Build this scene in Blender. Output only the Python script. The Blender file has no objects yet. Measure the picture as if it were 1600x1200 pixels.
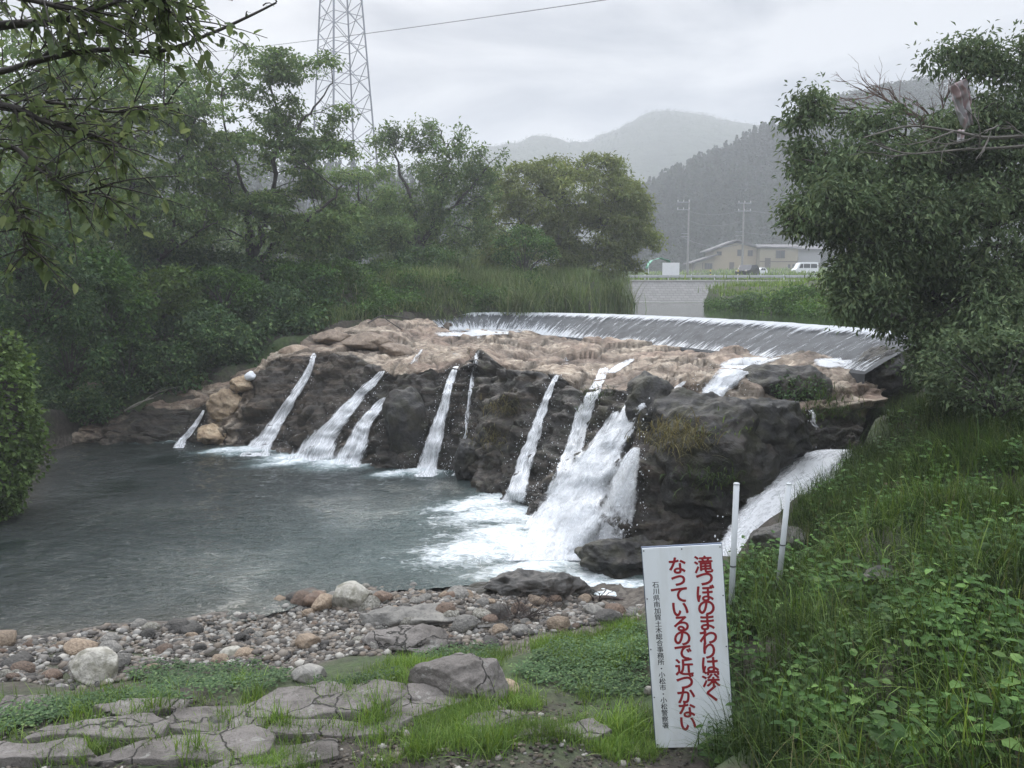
import bpy, bmesh, math, random
import numpy as np
from mathutils import Vector, Matrix, noise as mnoise
from mathutils.bvhtree import BVHTree

SC = bpy.context.scene
COL = SC.collection
RNG = np.random.default_rng(7)
random.seed(7)

# ------------------------------------------------------------------ camera
F = 1300.0                      # focal length in pixels of a 1600 px wide frame
CAM = np.array([0.0, 0.0, 4.4])
PITCH = math.atan(145 / F)      # the horizon lies 145 px above the middle of the frame
cd = bpy.data.cameras.new('camera'); cam = bpy.data.objects.new('camera', cd); COL.objects.link(cam)
cam.location = CAM; cam.rotation_euler = (math.pi / 2 - PITCH, 0, 0)
cd.sensor_width = 36; cd.lens = 36 * F / 1600; cd.clip_start = 0.05; cd.clip_end = 6000
SC.camera = cam

# ------------------------------------------------------------------ world, sun, exposure
SUN_EL, SUN_AZ = math.radians(37), math.radians(-17)      # azimuth from +Y towards +X
w = bpy.data.worlds.new('World'); SC.world = w; w.use_nodes = True
nt = w.node_tree; nt.nodes.clear()
N = nt.nodes.new
out = N('ShaderNodeOutputWorld'); bgd = N('ShaderNodeBackground'); bgd.inputs[1].default_value = 0.125
sky = N('ShaderNodeTexSky'); sky.sky_type = 'NISHITA'; sky.sun_disc = False
sky.sun_elevation = SUN_EL; sky.sun_rotation = SUN_AZ; sky.air_density = 1.0; sky.dust_density = 4.0
tc = N('ShaderNodeTexCoord')
mp = N('ShaderNodeMapping'); mp.inputs['Scale'].default_value = (1.0, 1.0, 3.4); mp.inputs['Location'].default_value = (0.35, 0.1, 0.25)
nz = N('ShaderNodeTexNoise'); nz.inputs['Scale'].default_value = 2.9; nz.inputs['Detail'].default_value = 7; nz.inputs['Roughness'].default_value = 0.52
nz.inputs['Distortion'].default_value = 0.35
cr = N('ShaderNodeValToRGB')
cr.color_ramp.elements[0].position = 0.38; cr.color_ramp.elements[0].color = (3.7, 4.1, 4.9, 1)
cr.color_ramp.elements[1].position = 0.60; cr.color_ramp.elements[1].color = (8.6, 8.8, 9.25, 1)
mx = N('ShaderNodeMixRGB'); mx.inputs[0].default_value = 0.93        # an almost closed layer of cloud over the clear sky
L = nt.links.new
L(tc.outputs['Generated'], mp.inputs['Vector']); L(mp.outputs[0], nz.inputs['Vector']); L(nz.outputs['Fac'], cr.inputs[0])
sz = N('ShaderNodeSeparateXYZ'); L(tc.outputs['Generated'], sz.inputs[0])      # an overcast sky is brighter overhead than at the horizon
gr_ = N('ShaderNodeMapRange'); gr_.inputs[1].default_value = 0.3; gr_.inputs[2].default_value = 1.0; gr_.inputs[3].default_value = 0.47; gr_.inputs[4].default_value = 3.5; L(sz.outputs[2], gr_.inputs[0])
ml = N('ShaderNodeVectorMath'); ml.operation = 'SCALE'; L(mx.outputs[0], ml.inputs[0]); L(gr_.outputs[0], ml.inputs['Scale'])
L(sky.outputs[0], mx.inputs[1]); L(cr.outputs[0], mx.inputs[2]); L(ml.outputs[0], bgd.inputs[0]); L(bgd.outputs[0], out.inputs[0])

sl = bpy.data.lights.new('sun', 'SUN'); sun = bpy.data.objects.new('sun', sl); COL.objects.link(sun)
sl.energy = 1.3; sl.angle = math.radians(14); sl.color = (1.0, 0.96, 0.9)
sd = Vector((math.sin(SUN_AZ) * math.cos(SUN_EL), math.cos(SUN_AZ) * math.cos(SUN_EL), math.sin(SUN_EL)))
sun.rotation_euler = sd.to_track_quat('Z', 'Y').to_euler()
SC.view_settings.view_transform = 'Standard'; SC.view_settings.look = 'None'
SC.view_settings.exposure = 0.47; SC.view_settings.gamma = 1; SC.view_settings.use_curve_mapping = False
cy = SC.cycles
cy.max_bounces = 8; cy.diffuse_bounces = 3; cy.glossy_bounces = 2; cy.transmission_bounces = 3; cy.volume_bounces = 5
cy.transparent_max_bounces = 24; cy.use_denoising = True; cy.caustics_reflective = False; cy.caustics_refractive = False
try: cy.denoiser = 'OPENIMAGEDENOISE'; cy.denoising_input_passes = 'RGB_ALBEDO_NORMAL'
except Exception: pass

# ------------------------------------------------------------------ helpers
CT, ST = math.cos(PITCH), math.sin(PITCH)
def ray(u, v):
    x = (np.asarray(u, float) - 800) / F; y = (600 - np.asarray(v, float)) / F
    return np.stack([x, CT + y * ST, -ST + y * CT], -1)
def P(u, v, d=None, z=None):
    """The point seen at a place of the photograph, at distance d along +Y or at height z."""
    r = ray(u, v)
    k = (d / r[..., 1]) if d is not None else ((z - CAM[2]) / r[..., 2])
    return CAM + r * np.asarray(k)[..., None]
def V(u, v, d=None, z=None): return Vector(P(u, v, d, z))

def vn(p, seed=0):
    """Value noise, -1 to 1, of an (n,3) array."""
    p = np.asarray(p, float); i = np.floor(p).astype(np.int64); f = p - i; f = f * f * (3 - 2 * f)
    def h(a, b, c):
        n = (a * 73856093) ^ (b * 19349663) ^ (c * 83492791) ^ (seed * 2654435761)
        n = n & 0x7fffffff; n = ((n >> 13) ^ n); n = (n * ((n * n * 15731 + 789221) & 0x7fffffff) + 1376312589) & 0x7fffffff
        return n / 0x3fffffff - 1
    x, y, z = i[:, 0], i[:, 1], i[:, 2]; r = 0
    for a in (0, 1):
        for b in (0, 1):
            for c in (0, 1):
                wt = (f[:, 0] if a else 1 - f[:, 0]) * (f[:, 1] if b else 1 - f[:, 1]) * (f[:, 2] if c else 1 - f[:, 2])
                r = r + wt * h(x + a, y + b, z + c)
    return r
def fbm(p, o=4, seed=0, gain=.5):
    p = np.asarray(p, float); r = 0; a = 1; s = 0
    for k in range(o):
        r = r + a * vn(p * 2.03 ** k + 11.3 * k, seed + k); s += a; a *= gain
    return r / s
def ridge(p, o=3, seed=0):
    p = np.asarray(p, float); r = 0; a = 1; s = 0
    for k in range(o):
        r = r + a * (1 - 2 * np.abs(vn(p * 2.1 ** k + 5.7 * k, seed + k))); s += a; a *= .5
    return r / s

def mesh_np(name, verts, faces, attrs=None, smooth=False, uv=None):
    """faces: a list of (m,k) index arrays; attrs: {name: per-vertex float}."""
    me = bpy.data.meshes.new(name)
    verts = np.asarray(verts, np.float32).reshape(-1, 3)
    faces = [np.asarray(f, np.int32) for f in faces if len(f)]
    me.vertices.add(len(verts)); me.vertices.foreach_set('co', verts.ravel())
    nl = sum(f.size for f in faces); npol = sum(len(f) for f in faces)
    me.loops.add(nl); me.polygons.add(npol)
    me.loops.foreach_set('vertex_index', np.concatenate([f.ravel() for f in faces]))
    tot = np.concatenate([np.full(len(f), f.shape[1], np.int32) for f in faces])
    st = np.concatenate([[0], np.cumsum(tot)[:-1]]).astype(np.int32)
    me.polygons.foreach_set('loop_start', st)
    try: me.polygons.foreach_set('loop_total', tot)
    except Exception: pass
    me.polygons.foreach_set('use_smooth', np.full(npol, smooth, bool))
    for k, a in (attrs or {}).items():
        at = me.attributes.new(k, 'FLOAT', 'POINT'); at.data.foreach_set('value', np.asarray(a, np.float32).ravel())
    me.update(calc_edges=True); me.validate()
    return me
def obj(name, me, mat=None, parent=None, loc=None):
    o = bpy.data.objects.new(name, me); COL.objects.link(o)
    if mat is not None and not me.materials: me.materials.append(mat)
    if loc is not None: o.location = loc
    if parent is not None:
        o.parent = parent
        o.matrix_parent_inverse = Matrix.Translation(-Vector(parent.location))
    return o
def lobj(name, me, mat, parent):
    """A part whose mesh is given in its parent's own space."""
    o = bpy.data.objects.new(name, me); COL.objects.link(o)
    if mat is not None and not me.materials: me.materials.append(mat)
    o.parent = parent
    return o
def tag(o, label=None, cat=None, group=None, kind=None):
    if label: o['label'] = label
    if cat: o['category'] = cat
    if group: o['group'] = group
    if kind: o['kind'] = kind
    return o
def empty(name, loc, label, cat, group=None, rz=0):
    o = bpy.data.objects.new(name, None); COL.objects.link(o); o.location = loc; o.rotation_euler[2] = rz
    o.empty_display_size = .2
    return tag(o, label, cat, group)
def struct(name, me, mat): return tag(obj(name, me, mat), kind='structure')
def stuff(name, me, mat, label, cat): return tag(obj(name, me, mat), label, cat, kind='stuff')
def copy_tree(o, parent=None):
    c = o.copy(); COL.objects.link(c)
    if parent is not None: c.parent = parent
    for ch in list(o.children): copy_tree(ch, c)
    return c

class MB:
    """Collects simple solids in one mesh."""
    def __init__(s): s.v = []; s.f = {}; s.n = 0
    def add(s, v, faces):
        v = np.asarray(v, float)
        for f in faces: s.f.setdefault(len(f), []).append([i + s.n for i in f])
        s.v.append(v); s.n += len(v); return s
    def box(s, c, d, rz=0, M=None):
        x, y, z = np.asarray(d) / 2
        v = np.array([[-x, -y, -z], [x, -y, -z], [x, y, -z], [-x, y, -z], [-x, -y, z], [x, -y, z], [x, y, z], [-x, y, z]])
        if M is not None: v = v @ np.array(M).T
        if rz: cs, sn = math.cos(rz), math.sin(rz); v = v @ np.array([[cs, sn, 0], [-sn, cs, 0], [0, 0, 1]])
        return s.add(v + np.asarray(c), [(0, 3, 2, 1), (4, 5, 6, 7), (0, 1, 5, 4), (1, 2, 6, 5), (2, 3, 7, 6), (3, 0, 4, 7)])
    def tube(s, pts, r, k=6, cap=True):
        v, q = tube_np(pts, r, k); n = len(pts)
        s.add(v, [tuple(a) for a in q])
        if cap:
            b = s.n - len(v)
            s.f.setdefault(k, []).append([b + i for i in range(k)][::-1]); s.f[k].append([b + (n - 1) * k + i for i in range(k)])
        return s
    def prism(s, poly, axis, a, b):
        """A polygon (list of 2-D points) pulled along an axis 0/1/2 from a to b."""
        n = len(poly); v = []
        for t in (a, b):
            for p in poly:
                q = list(p); q.insert(axis, t); v.append(q)
        fs = [tuple(range(n))[::-1], tuple(range(n, 2 * n))] + [(i, (i + 1) % n, n + (i + 1) % n, n + i) for i in range(n)]
        return s.add(v, fs)
    def mesh(s, name, smooth=False):
        me = mesh_np(name, np.concatenate(s.v), [np.array(f) for f in s.f.values()], smooth=smooth)
        bm = bmesh.new(); bm.from_mesh(me); bmesh.ops.recalc_face_normals(bm, faces=bm.faces); bm.to_mesh(me); bm.free()
        return me
def tube_np(pts, r, k=6):
    pts = np.asarray(pts, float); n = len(pts); r = np.broadcast_to(np.asarray(r, float), (n,))
    t = np.gradient(pts, axis=0); t /= np.linalg.norm(t, axis=1)[:, None] + 1e-9
    ref = np.where(np.abs(t[:, 2:3]) > .9, [[1., 0, 0]], [[0, 0, 1.]])
    a = np.cross(t, ref); a /= np.linalg.norm(a, axis=1)[:, None] + 1e-9; b = np.cross(t, a)
    th = np.arange(k) * 2 * math.pi / k
    v = pts[:, None] + r[:, None, None] * (a[:, None] * np.cos(th)[None, :, None] + b[:, None] * np.sin(th)[None, :, None])
    i = np.arange(n - 1)[:, None] * k; j = np.arange(k)[None]; j2 = (j + 1) % k
    q = np.stack([i + j, i + j2, i + k + j2, i + k + j], -1).reshape(-1, 4)
    return v.reshape(-1, 3), q
def spline(pts, n, closed=False):
    """Catmull-Rom through the points (rows), n samples."""
    p = np.asarray(pts, float); m = len(p); t = np.linspace(0, m - 1, n); i = np.clip(t.astype(int), 0, m - 2); f = (t - i)[:, None]
    p0, p1, p2, p3 = p[np.clip(i - 1, 0, m - 1)], p[i], p[i + 1], p[np.clip(i + 2, 0, m - 1)]
    return .5 * (2 * p1 + (p2 - p0) * f + (2 * p0 - 5 * p1 + 4 * p2 - p3) * f * f + (3 * p1 - p0 - 3 * p2 + p3) * f ** 3)
def grid_faces(nr, nc):
    i = np.arange(nr - 1)[:, None] * nc; j = np.arange(nc - 1)[None]
    return np.stack([i + j, i + j + 1, i + nc + j + 1, i + nc + j], -1).reshape(-1, 4)
def unit(a): return a / (np.linalg.norm(a, axis=-1, keepdims=True) + 1e-9)
def rv(n): return unit(RNG.normal(size=(n, 3)))

# ------------------------------------------------------------------ materials
MATS = {}
class NT:
    def __init__(s, name):
        s.m = bpy.data.materials.new(name); s.m.use_nodes = True; s.t = s.m.node_tree; s.t.nodes.clear()
        s.out = s.t.nodes.new('ShaderNodeOutputMaterial'); MATS[name] = s.m
    def n(s, typ, **kw):
        x = s.t.nodes.new('ShaderNode' + typ)
        for k, val in kw.items():
            if k.startswith('_'): setattr(x, k[1:], val)
            else:
                key = int(k[1:]) if k[0] == 'i' and k[1:].isdigit() else k.replace('__', ' ')
                s.set(x.inputs[key], val)
        return x
    def set(s, sock, val):
        if hasattr(val, 'is_output') or isinstance(val, bpy.types.NodeSocket): s.t.links.new(val, sock)
        elif isinstance(val, bpy.types.Node): s.t.links.new(val.outputs[0], sock)
        else:
            if isinstance(val, (tuple, list)) and len(val) == 3 and sock.type == 'RGBA': val = (*val, 1)
            sock.default_value = val
    def pos(s): return s.n('NewGeometry').outputs['Position']
    def obc(s): return s.n('TexCoord').outputs['Object']
    def nz(s, vec, scale, detail=4, rough=.55, dist=0, stretch=None):
        if stretch: vec = s.n('Mapping', Vector=vec, Scale=stretch).outputs[0]
        return s.n('TexNoise', Vector=vec, Scale=scale, Detail=detail, Roughness=rough, Distortion=dist).outputs['Fac']
    def ramp(s, fac, *stops):
        r = s.n('ValToRGB', i0=fac); e = r.color_ramp.elements
        while len(e) < len(stops): e.new(.5)
        for k, (p, c) in enumerate(stops):
            e[k].position = p; e[k].color = (*c, 1) if isinstance(c, (tuple, list)) else (c, c, c, 1)
        return r.outputs[0]
    def mix(s, fac, a, b): return s.n('MixRGB', i0=fac, i1=a, i2=b).outputs[0]
    def math(s, op, a, b=0.0, c=0.0): return s.n('Math', _operation=op, i0=a, i1=b, i2=c).outputs[0]
    def attr(s, name): return s.n('Attribute', _attribute_name=name).outputs['Fac']
    def bump(s, h, strength=.5, dist=.05, normal=None):
        b = s.n('Bump', Height=h, Strength=strength, Distance=dist)
        if normal is not None: s.set(b.inputs['Normal'], normal)
        return b.outputs[0]
    def pbr(s, **kw):
        b = s.n('BsdfPrincipled', **kw); return b
    def done(s, sh):
        s.t.links.new(sh.outputs[0] if isinstance(sh, bpy.types.Node) else sh, s.out.inputs[0]); return s.m

def leaf_mat(name, c1, c2, c3=None, trans=.3, rough=.55, spec=.2, patch=.6):
    t = NT(name); r = t.attr('rnd'); big = t.nz(t.pos(), patch, 2)
    col = t.ramp(r, (0, c1), (.65, c2), (1, c3 or c2))
    col = t.n('HueSaturation', Color=col, Value=t.math('MULTIPLY_ADD', big, 1.9, .08)).outputs[0]
    b = t.pbr(Base__Color=col, Roughness=rough); b.inputs['Specular IOR Level'].default_value = spec
    tr = t.n('BsdfTranslucent', Color=t.n('HueSaturation', Color=col, Hue=.48, Saturation=1.15, Value=1.3).outputs[0])
    return t.done(t.n('MixShader', i0=trans, i1=b.outputs[0], i2=tr.outputs[0]))
def flat_mat(name, c, rough=.6, metal=0, noise=.25, scale=6):
    t = NT(name); n = t.nz(t.obc(), scale, 5)
    col = t.n('HueSaturation', Color=c, Value=t.math('MULTIPLY_ADD', n, 2 * noise, 1 - noise)).outputs[0]
    return t.done(t.pbr(Base__Color=col, Roughness=rough, Metallic=metal, Normal=t.bump(t.nz(t.obc(), scale * 6, 4), .15, .01)))
def rock_mat(name, a, b, c, scale=1.0, rough=.75, moss=None, mossamt=.5, wet=None):
    t = NT(name); p = t.obc()
    n1 = t.nz(p, 2.2 * scale, 6, .6, .4); n2 = t.nz(p, 14 * scale, 5, .65); n3 = t.n('TexVoronoi', Vector=p, Scale=5 * scale, _feature='F1').outputs['Distance']
    col = t.ramp(n1, (.3, a), (.5, b), (.7, c))
    rnd = t.n('ObjectInfo').outputs['Random']
    col = t.mix(t.math('MULTIPLY', t.math('GREATER_THAN', n2, .56), .3), col, (.05, .048, .045)); col = t.mix(t.math('MULTIPLY', t.ramp(t.nz(p, .9 * scale, 5, .6, 1.), (.5, 0.), (.66, 1.)), .45), col, a)
    if moss:
        up = t.n('SeparateXYZ', i0=t.n('NewGeometry').outputs['Normal']).outputs[2]
        mk = t.math('MULTIPLY', t.ramp(t.nz(p, 3.1 * scale, 5), (.45, 0.), (.62, 1.)), mossamt)
        col = t.mix(mk, col, moss)
    col = t.n('HueSaturation', Color=col, Value=t.math('MULTIPLY_ADD', rnd, .5, .75)).outputs[0]
    h = t.math('ADD', t.math('MULTIPLY', n2, .35), t.math('ADD', n1, t.math('MULTIPLY', n3, .3)))
    return t.done(t.pbr(Base__Color=col, Roughness=rough, Normal=t.bump(h, .9, .10 / scale)))

M_LEAF = leaf_mat('cherry_leaf', (.068, .118, .045), (.12, .185, .064), (.20, .255, .095))
M_LEAF2 = leaf_mat('willow_leaf', (.095, .130, .042), (.165, .205, .065), (.24, .26, .10))
M_DARK = leaf_mat('evergreen_leaf', (.062, .095, .050), (.105, .146, .070), (.175, .21, .105), trans=.22, rough=.6, spec=.12, patch=1.1)
M_NEAR = leaf_mat('near_leaf', (.075, .105, .052), (.115, .155, .070), (.165, .20, .10), trans=.5)
M_BUSH = leaf_mat('bush_leaf', (.028, .060, .024), (.064, .118, .044), (.155, .22, .08), trans=.25)
M_VINE = leaf_mat('vine_leaf', (.045, .085, .02), (.085, .14, .035), (.14, .2, .06), trans=.3)
M_WEED = leaf_mat('weed_leaf', (.026, .064, .015), (.056, .118, .026), (.145, .24, .066), trans=.3, patch=1.2)
M_GRASS = leaf_mat('bank_grass', (.016, .034, .009), (.038, .072, .016), (.11, .15, .045), trans=.3, patch=1.0)
M_LAWN = leaf_mat('bright_grass', (.060, .11, .022), (.11, .19, .035), (.19, .26, .07), trans=.35, patch=1.5)
M_BLADE = leaf_mat('bright_blade', (.035, .07, .015), (.07, .13, .026), (.16, .22, .06), trans=.3, patch=1.5)
M_REED = leaf_mat('reed_leaf', (.055, .09, .028), (.095, .145, .045), (.22, .24, .12), trans=.3)
M_DRY = leaf_mat('dry_grass', (.08, .075, .03), (.13, .115, .045), (.17, .15, .07), trans=.2)
M_CONIF = leaf_mat('conifer_leaf', (.012, .022, .012), (.022, .036, .017), (.045, .062, .026), trans=.1, spec=.08, rough=.8, patch=.03)
M_FAR = leaf_mat('far_wood_leaf', (.012, .022, .013), (.022, .036, .018), (.036, .05, .02), trans=.05, spec=.05, rough=.9, patch=.02)
def bark(name, a, b):
    t = NT(name); p = t.obc(); n = t.nz(p, 7, 6, .65, stretch=(1, 1, .25))
    return t.done(t.pbr(Base__Color=t.ramp(n, (.3, a), (.7, b)), Roughness=.85, Normal=t.bump(n, .8, .03)))
M_BARK = bark('bark', (.018, .016, .014), (.06, .052, .045))
M_PALEBARK = bark('pale_bark', (.10, .09, .075), (.28, .26, .22))
M_DEADBARK = bark('dead_bark', (.09, .055, .045), (.20, .14, .115))
# ------------------------------------------------------------------ terrain
def zc(u, v, d): p = P(u, v, d=d); return (p[0], p[1], p[2])
LAND = np.array([zc(*a) for a in [
    (800,1200,6.2),(300,1200,6.3),(0,1195,6.4),(1090,1180,6.9),(500,1090,7.6),(240,1140,7.0),(0,1100,7.6),(150,1060,8.6),(400,1030,9.2),
    (400,960,11),(560,920,12),(700,900,12.7),(850,893,12.8),(930,940,11.3),(950,1000,9.8),(720,1000,9.8),(900,1080,8.2),(1085,1168,7),
    (1142,970,8.6),(1220,920,9.3),(1150,880,11),(1180,810,12),(1260,765,13),(1345,710,14),(1400,640,15.5),(1300,1000,7.5),(1300,1180,5.5),
    (1500,1000,6.2),(1500,800,9),(1590,1150,4.6),(1590,900,7),(1590,700,11),(1500,640,14),(1400,585,18),(1600,600,16)]]
    + [(-3,3,1.3),(0,2,2.0),(0,0,2.75),(-5,0,2.7),(5,0,3.0),(4,2.5,2.6),(-8,4,1.6),(-14,8,1.6),(-11.5,13,1.0),(-12,17,1.0),(-10.9,16.4,.5),(13,18,4.2),(20,10,5),(12,4,4.6),(13,12,4),
       (-7,10.5,.1),(-9,9.5,.2),
       (11.6,26,3.8),(11.8,36,3.9),(12.5,42,4.2),(17,42,5.0),(14,50,4.7),(20,54,5.0),(25,45,5.2),(25,28,5.4),(12,20.5,3.5),
       (-13.5,25.6,.7),(-10.5,26,1.2),(-9,27,2.0),(-11,28.5,3.2),(-7.5,29,2.9),(-5.6,31.5,3.3),(-4.5,33.5,3.6),(-10.5,32.5,5.3),(-14,30.5,5.2),(-7,33.5,4.9),(-18,26,4.2),(-18,22,3),(-15.5,22,1.2),
       (-4,37,5.0),(-4.3,41,5.9),(-1,36.2,3.8),(0,39.5,4.8),(2.6,39.6,3.9),(3,44,4.9),(6,50,4.4),(4,56,5.2),(8.6,63,4.2),(5,70,5.2),
       (9.5,71,5.1),(16,71,5.2),(25,70,5.2),(40,66,5.2),(0,80,5.5),(40,80,5.4),(20,78,5.35),(-20,45,5.9),(-40,40,5.8),(-40,70,6),(60,60,5.5),(0,110,6.4),(40,110,6.4),
       (0,180,8.6),(60,180,8.6),(-60,180,8.6),(120,160,9),(-140,140,8),(0,700,11),(600,700,12),(-600,700,12),(600,100,8),(-600,100,8),(0,-300,3),(600,-300,5),(-600,-300,5),(0,1800,12),(60,20,6)])
def zp(u, v): p = P(u, v, z=0.0); return (p[0], p[1])
POOL = np.array([zp(*a) for a in [(1008,938),(975,922),(930,904),(900,893),(780,896),(640,903),(480,918),(400,942),(300,968),(200,988),(100,1003),(0,1010),(-150,1022)]]
    + [(-10.4,11.5),(-11.2,14),(-10.7,17.2),(-12,20),(-13.3,22.5),(-12.9,25.0),(-9.6,25.2),(-8.6,27.2),(-6.0,30.6),(-3.8,33.0),(-.2,33.4),(4.6,30.0),(9.6,19.4),(8.6,17.0),(6.75,15.2),(5.5,13.6),(4.6,12.8),(3.9,12.1),(3.2,11.3)])
UP = np.array([(-3.6,33.2),(-1.2,35.4),(1.8,38.4),(4.6,43),(6.6,50),(9.0,60),(9.6,69.5),(40,66),(38,60),(14,53.5),(10.6,47),(10.5,38),(10.8,29),(10.6,20),(9.6,19.5),(4.6,30),(-3.3,32.6)])
def worley(p, seed=0):
    '''Nearest and second distance to scattered cell points, and a random number per cell.'''
    p = np.asarray(p, float); i = np.floor(p).astype(np.int64); d1 = np.full(len(p), 9.); d2 = d1.copy(); cid = np.zeros(len(p))
    def h(a, b, c, k):
        n = ((a * 73856093) ^ (b * 19349663) ^ (c * 83492791) ^ ((seed * 7 + k) * 2654435761)) & 0x7fffffff; n = (n >> 13) ^ n
        return ((n * ((n * n * 15731 + 789221) & 0x7fffffff) + 1376312589) & 0x7fffffff) / 0x7fffffff
    for a in (-1, 0, 1):
        for b in (-1, 0, 1):
            for c in (-1, 0, 1):
                x, y, z = i[:, 0] + a, i[:, 1] + b, i[:, 2] + c
                q = np.stack([x + h(x, y, z, 1), y + h(x, y, z, 2), z + h(x, y, z, 3)], -1); d = np.linalg.norm(q - p, axis=1); r = h(x, y, z, 4)
                nw = d < d1; d2 = np.where(nw, d1, np.minimum(d2, d)); cid = np.where(nw, r, cid); d1 = np.where(nw, d, d1)
    return d1, d2, cid
def sdist(poly, x, y):
    """Signed distance to a polygon, positive outside."""
    x = np.asarray(x, float); y = np.asarray(y, float); d = np.full(x.shape, 1e9); ins = np.zeros(x.shape, bool)
    n = len(poly)
    for i in range(n):
        (ax, ay), (bx, by) = poly[i], poly[(i + 1) % n]
        ex, ey = bx - ax, by - ay; t = np.clip(((x - ax) * ex + (y - ay) * ey) / (ex * ex + ey * ey + 1e-12), 0, 1)
        d = np.minimum(d, np.hypot(x - ax - t * ex, y - ay - t * ey))
        c = ((ay > y) != (by > y)) & (x < ex * (y - ay) / (ey if ey else 1e-12) + ax); ins ^= c
    return np.where(ins, -d, d)
def sstep(a, b, x): t = np.clip((x - a) / (b - a), 0, 1); return t * t * (3 - 2 * t)
def height(x, y):
    x = np.atleast_1d(np.asarray(x, float)); y = np.atleast_1d(np.asarray(y, float)); num = np.zeros(x.shape); den = np.zeros(x.shape)
    for lx, ly, lz in LAND:
        d2 = (x - lx) ** 2 + (y - ly) ** 2 + .05; wt = 1 / d2 ** 1.9; num += wt * lz; den += wt
    land = num / den
    p = np.stack([x, y, 0 * x], -1)
    near = np.clip(1.6 - np.hypot(x, y - 4) / 60, .0, 1)
    land = land + .10 * near * fbm(p * .9, 3, 3) + .05 * near * fbm(p * 3.1, 3, 5)
    z = land
    s = sstep(-.15, .45, sdist(UP, x, y)); z = z * s + (2.5) * (1 - s)
    s = sstep(-.7, .05, sdist(POOL, x, y)); z = z * s + (-.9) * (1 - s)
    return z
def H1(x, y): return float(height(x, y)[0])

xs = np.concatenate([-np.geomspace(700, 26, 22), np.arange(-25, 30, .22), np.geomspace(31, 700, 22)])
ys = np.concatenate([-np.geomspace(30, 2, 8), np.arange(-1.6, 48, .22), np.geomspace(48.5, 800, 44)])
gx, gy = np.meshgrid(xs, ys); gz = height(gx.ravel(), gy.ravel())
t = NT('ground'); p = t.pos()
n1 = t.nz(p, .7, 6, .6); n2 = t.nz(p, 9, 5, .65)
earth = t.ramp(n2, (.3, (.022, .019, .015)), (.7, (.07, .058, .045)))
green = t.ramp(n2, (.3, (.022, .036, .012)), (.7, (.06, .09, .028)))
c = t.mix(t.ramp(n1, (.42, 0.), (.58, 1.)), earth, green)
vo = t.n('TexVoronoi', Vector=p, Scale=17); sand = t.mix(.55, t.ramp(vo.outputs['Color'], (.1, (.03, .026, .022)), (.5, (.09, .075, .06)), (.9, (.20, .18, .155))), t.ramp(n2, (.3, (.03, .026, .022)), (.7, (.09, .076, .062))))
zz = t.n('SeparateXYZ', i0=p).outputs[2]; c = t.mix(t.n('MapRange', i0=t.math('ADD', zz, t.math('MULTIPLY', n1, .3)), i1=.34, i2=.46).outputs[0], sand, c)
t.done(t.pbr(Base__Color=c, Roughness=.95, Normal=t.bump(n2, .8, .06)))
struct('ground', mesh_np('ground', np.stack([gx.ravel(), gy.ravel(), gz], -1), [grid_faces(len(ys), len(xs))], smooth=True), MATS['ground'])

gbvh = BVHTree.FromPolygons([Vector(a) for a in np.stack([gx.ravel(), gy.ravel(), gz], -1)], [tuple(f) for f in grid_faces(len(ys), len(xs)).tolist()])
def on_ground(u, v):
    h = gbvh.ray_cast(Vector(CAM), Vector(unit(ray(u, v)))); return np.array(h[0]) if h[0] is not None else P(u, v, d=30)

# ------------------------------------------------------------------ bedrock ledge of the falls
# one column per station along the lip: (base u,v) on the pool, lip (u,v,distance), back (u,v,distance)
COLS = [((20,690),(30,655,25.3),(40,615,27)), ((130,690),(140,645,25.3),(150,600,27)), ((285,693),(298,638,24.8),(315,585,26.6)), ((338,696),(384,590,24.8),(402,570,26.6)),
        ((385,699),(436,556,25.0),(470,520,28)), ((432,702),(495,550,24.6),(540,508,29)), ((500,713),(560,562,23.8),(618,500,31)), ((560,723),(606,580,22.6),(660,513,31)),
        ((618,735),(642,574,22.2),(690,517,30.6)), ((665,737),(720,570,21.6),(760,519,30)), ((722,745),(752,547,22.2),(790,521,29.6)), ((762,762),(805,578,20.2),(860,527,29)),
        ((802,774),(873,587,18.9),(930,535,28)), ((850,812),(932,607,17.4),(990,543,27)), ((905,862),(1024,590,15.8),(1080,548,25.6)), ((985,885),(1062,630,14.9),(1180,548,22.3)),
        ((1110,885),(1160,640,15.0),(1290,552,19.6)), ((1235,745,14.5),(1270,650,15.8),(1395,552,18.2)), ((1340,702,15.3),(1360,640,16.6),(1450,556,17.8))]
B = np.array([P(*c[0], z=0.0) if len(c[0]) == 2 else P(c[0][0], c[0][1], d=c[0][2]) for c in COLS]); Lp = np.array([P(c[1][0], c[1][1], d=c[1][2]) for c in COLS]); Bk = np.array([P(c[2][0], c[2][1], d=c[2][2]) for c in COLS])
ND = B.copy(); nrm = B - Lp; nrm[:, 2] = 0; nrm = unit(nrm)
rows = []
rows.append(Bk - nrm * 4.5 - [0, 0, .5]); rows.append(Bk - nrm * 1.8 - [0, 0, .12]); rows.append(Bk)
for f in (.25, .5, .75, .92): rows.append(Bk * (1 - f) + Lp * f + [0, 0, .10 * math.sin(f * 3.1)])
rows.append(Lp); rows.append(Lp * .93 + B * .07 + nrm * .10 - [0, 0, .03])
for f in (.3, .55, .8): rows.append(Lp * (1 - f) + B * f + nrm * .12 * math.sin(f * 3.14))
rows.append(B); rows.append(B + nrm * .25 - [0, 0, .8])
rows = np.array(rows)                                   # (profile, station, 3)
NS, NPF = 760, 190
seg = np.linalg.norm(np.diff(B, axis=0), axis=1)
tmp = np.array([spline(r, NS) for r in rows])           # along the lip
ledge = np.array([spline(tmp[:, j], NPF) for j in range(NS)])   # (NS, NPF, 3)
Lv = ledge.reshape(-1, 3)
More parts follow.
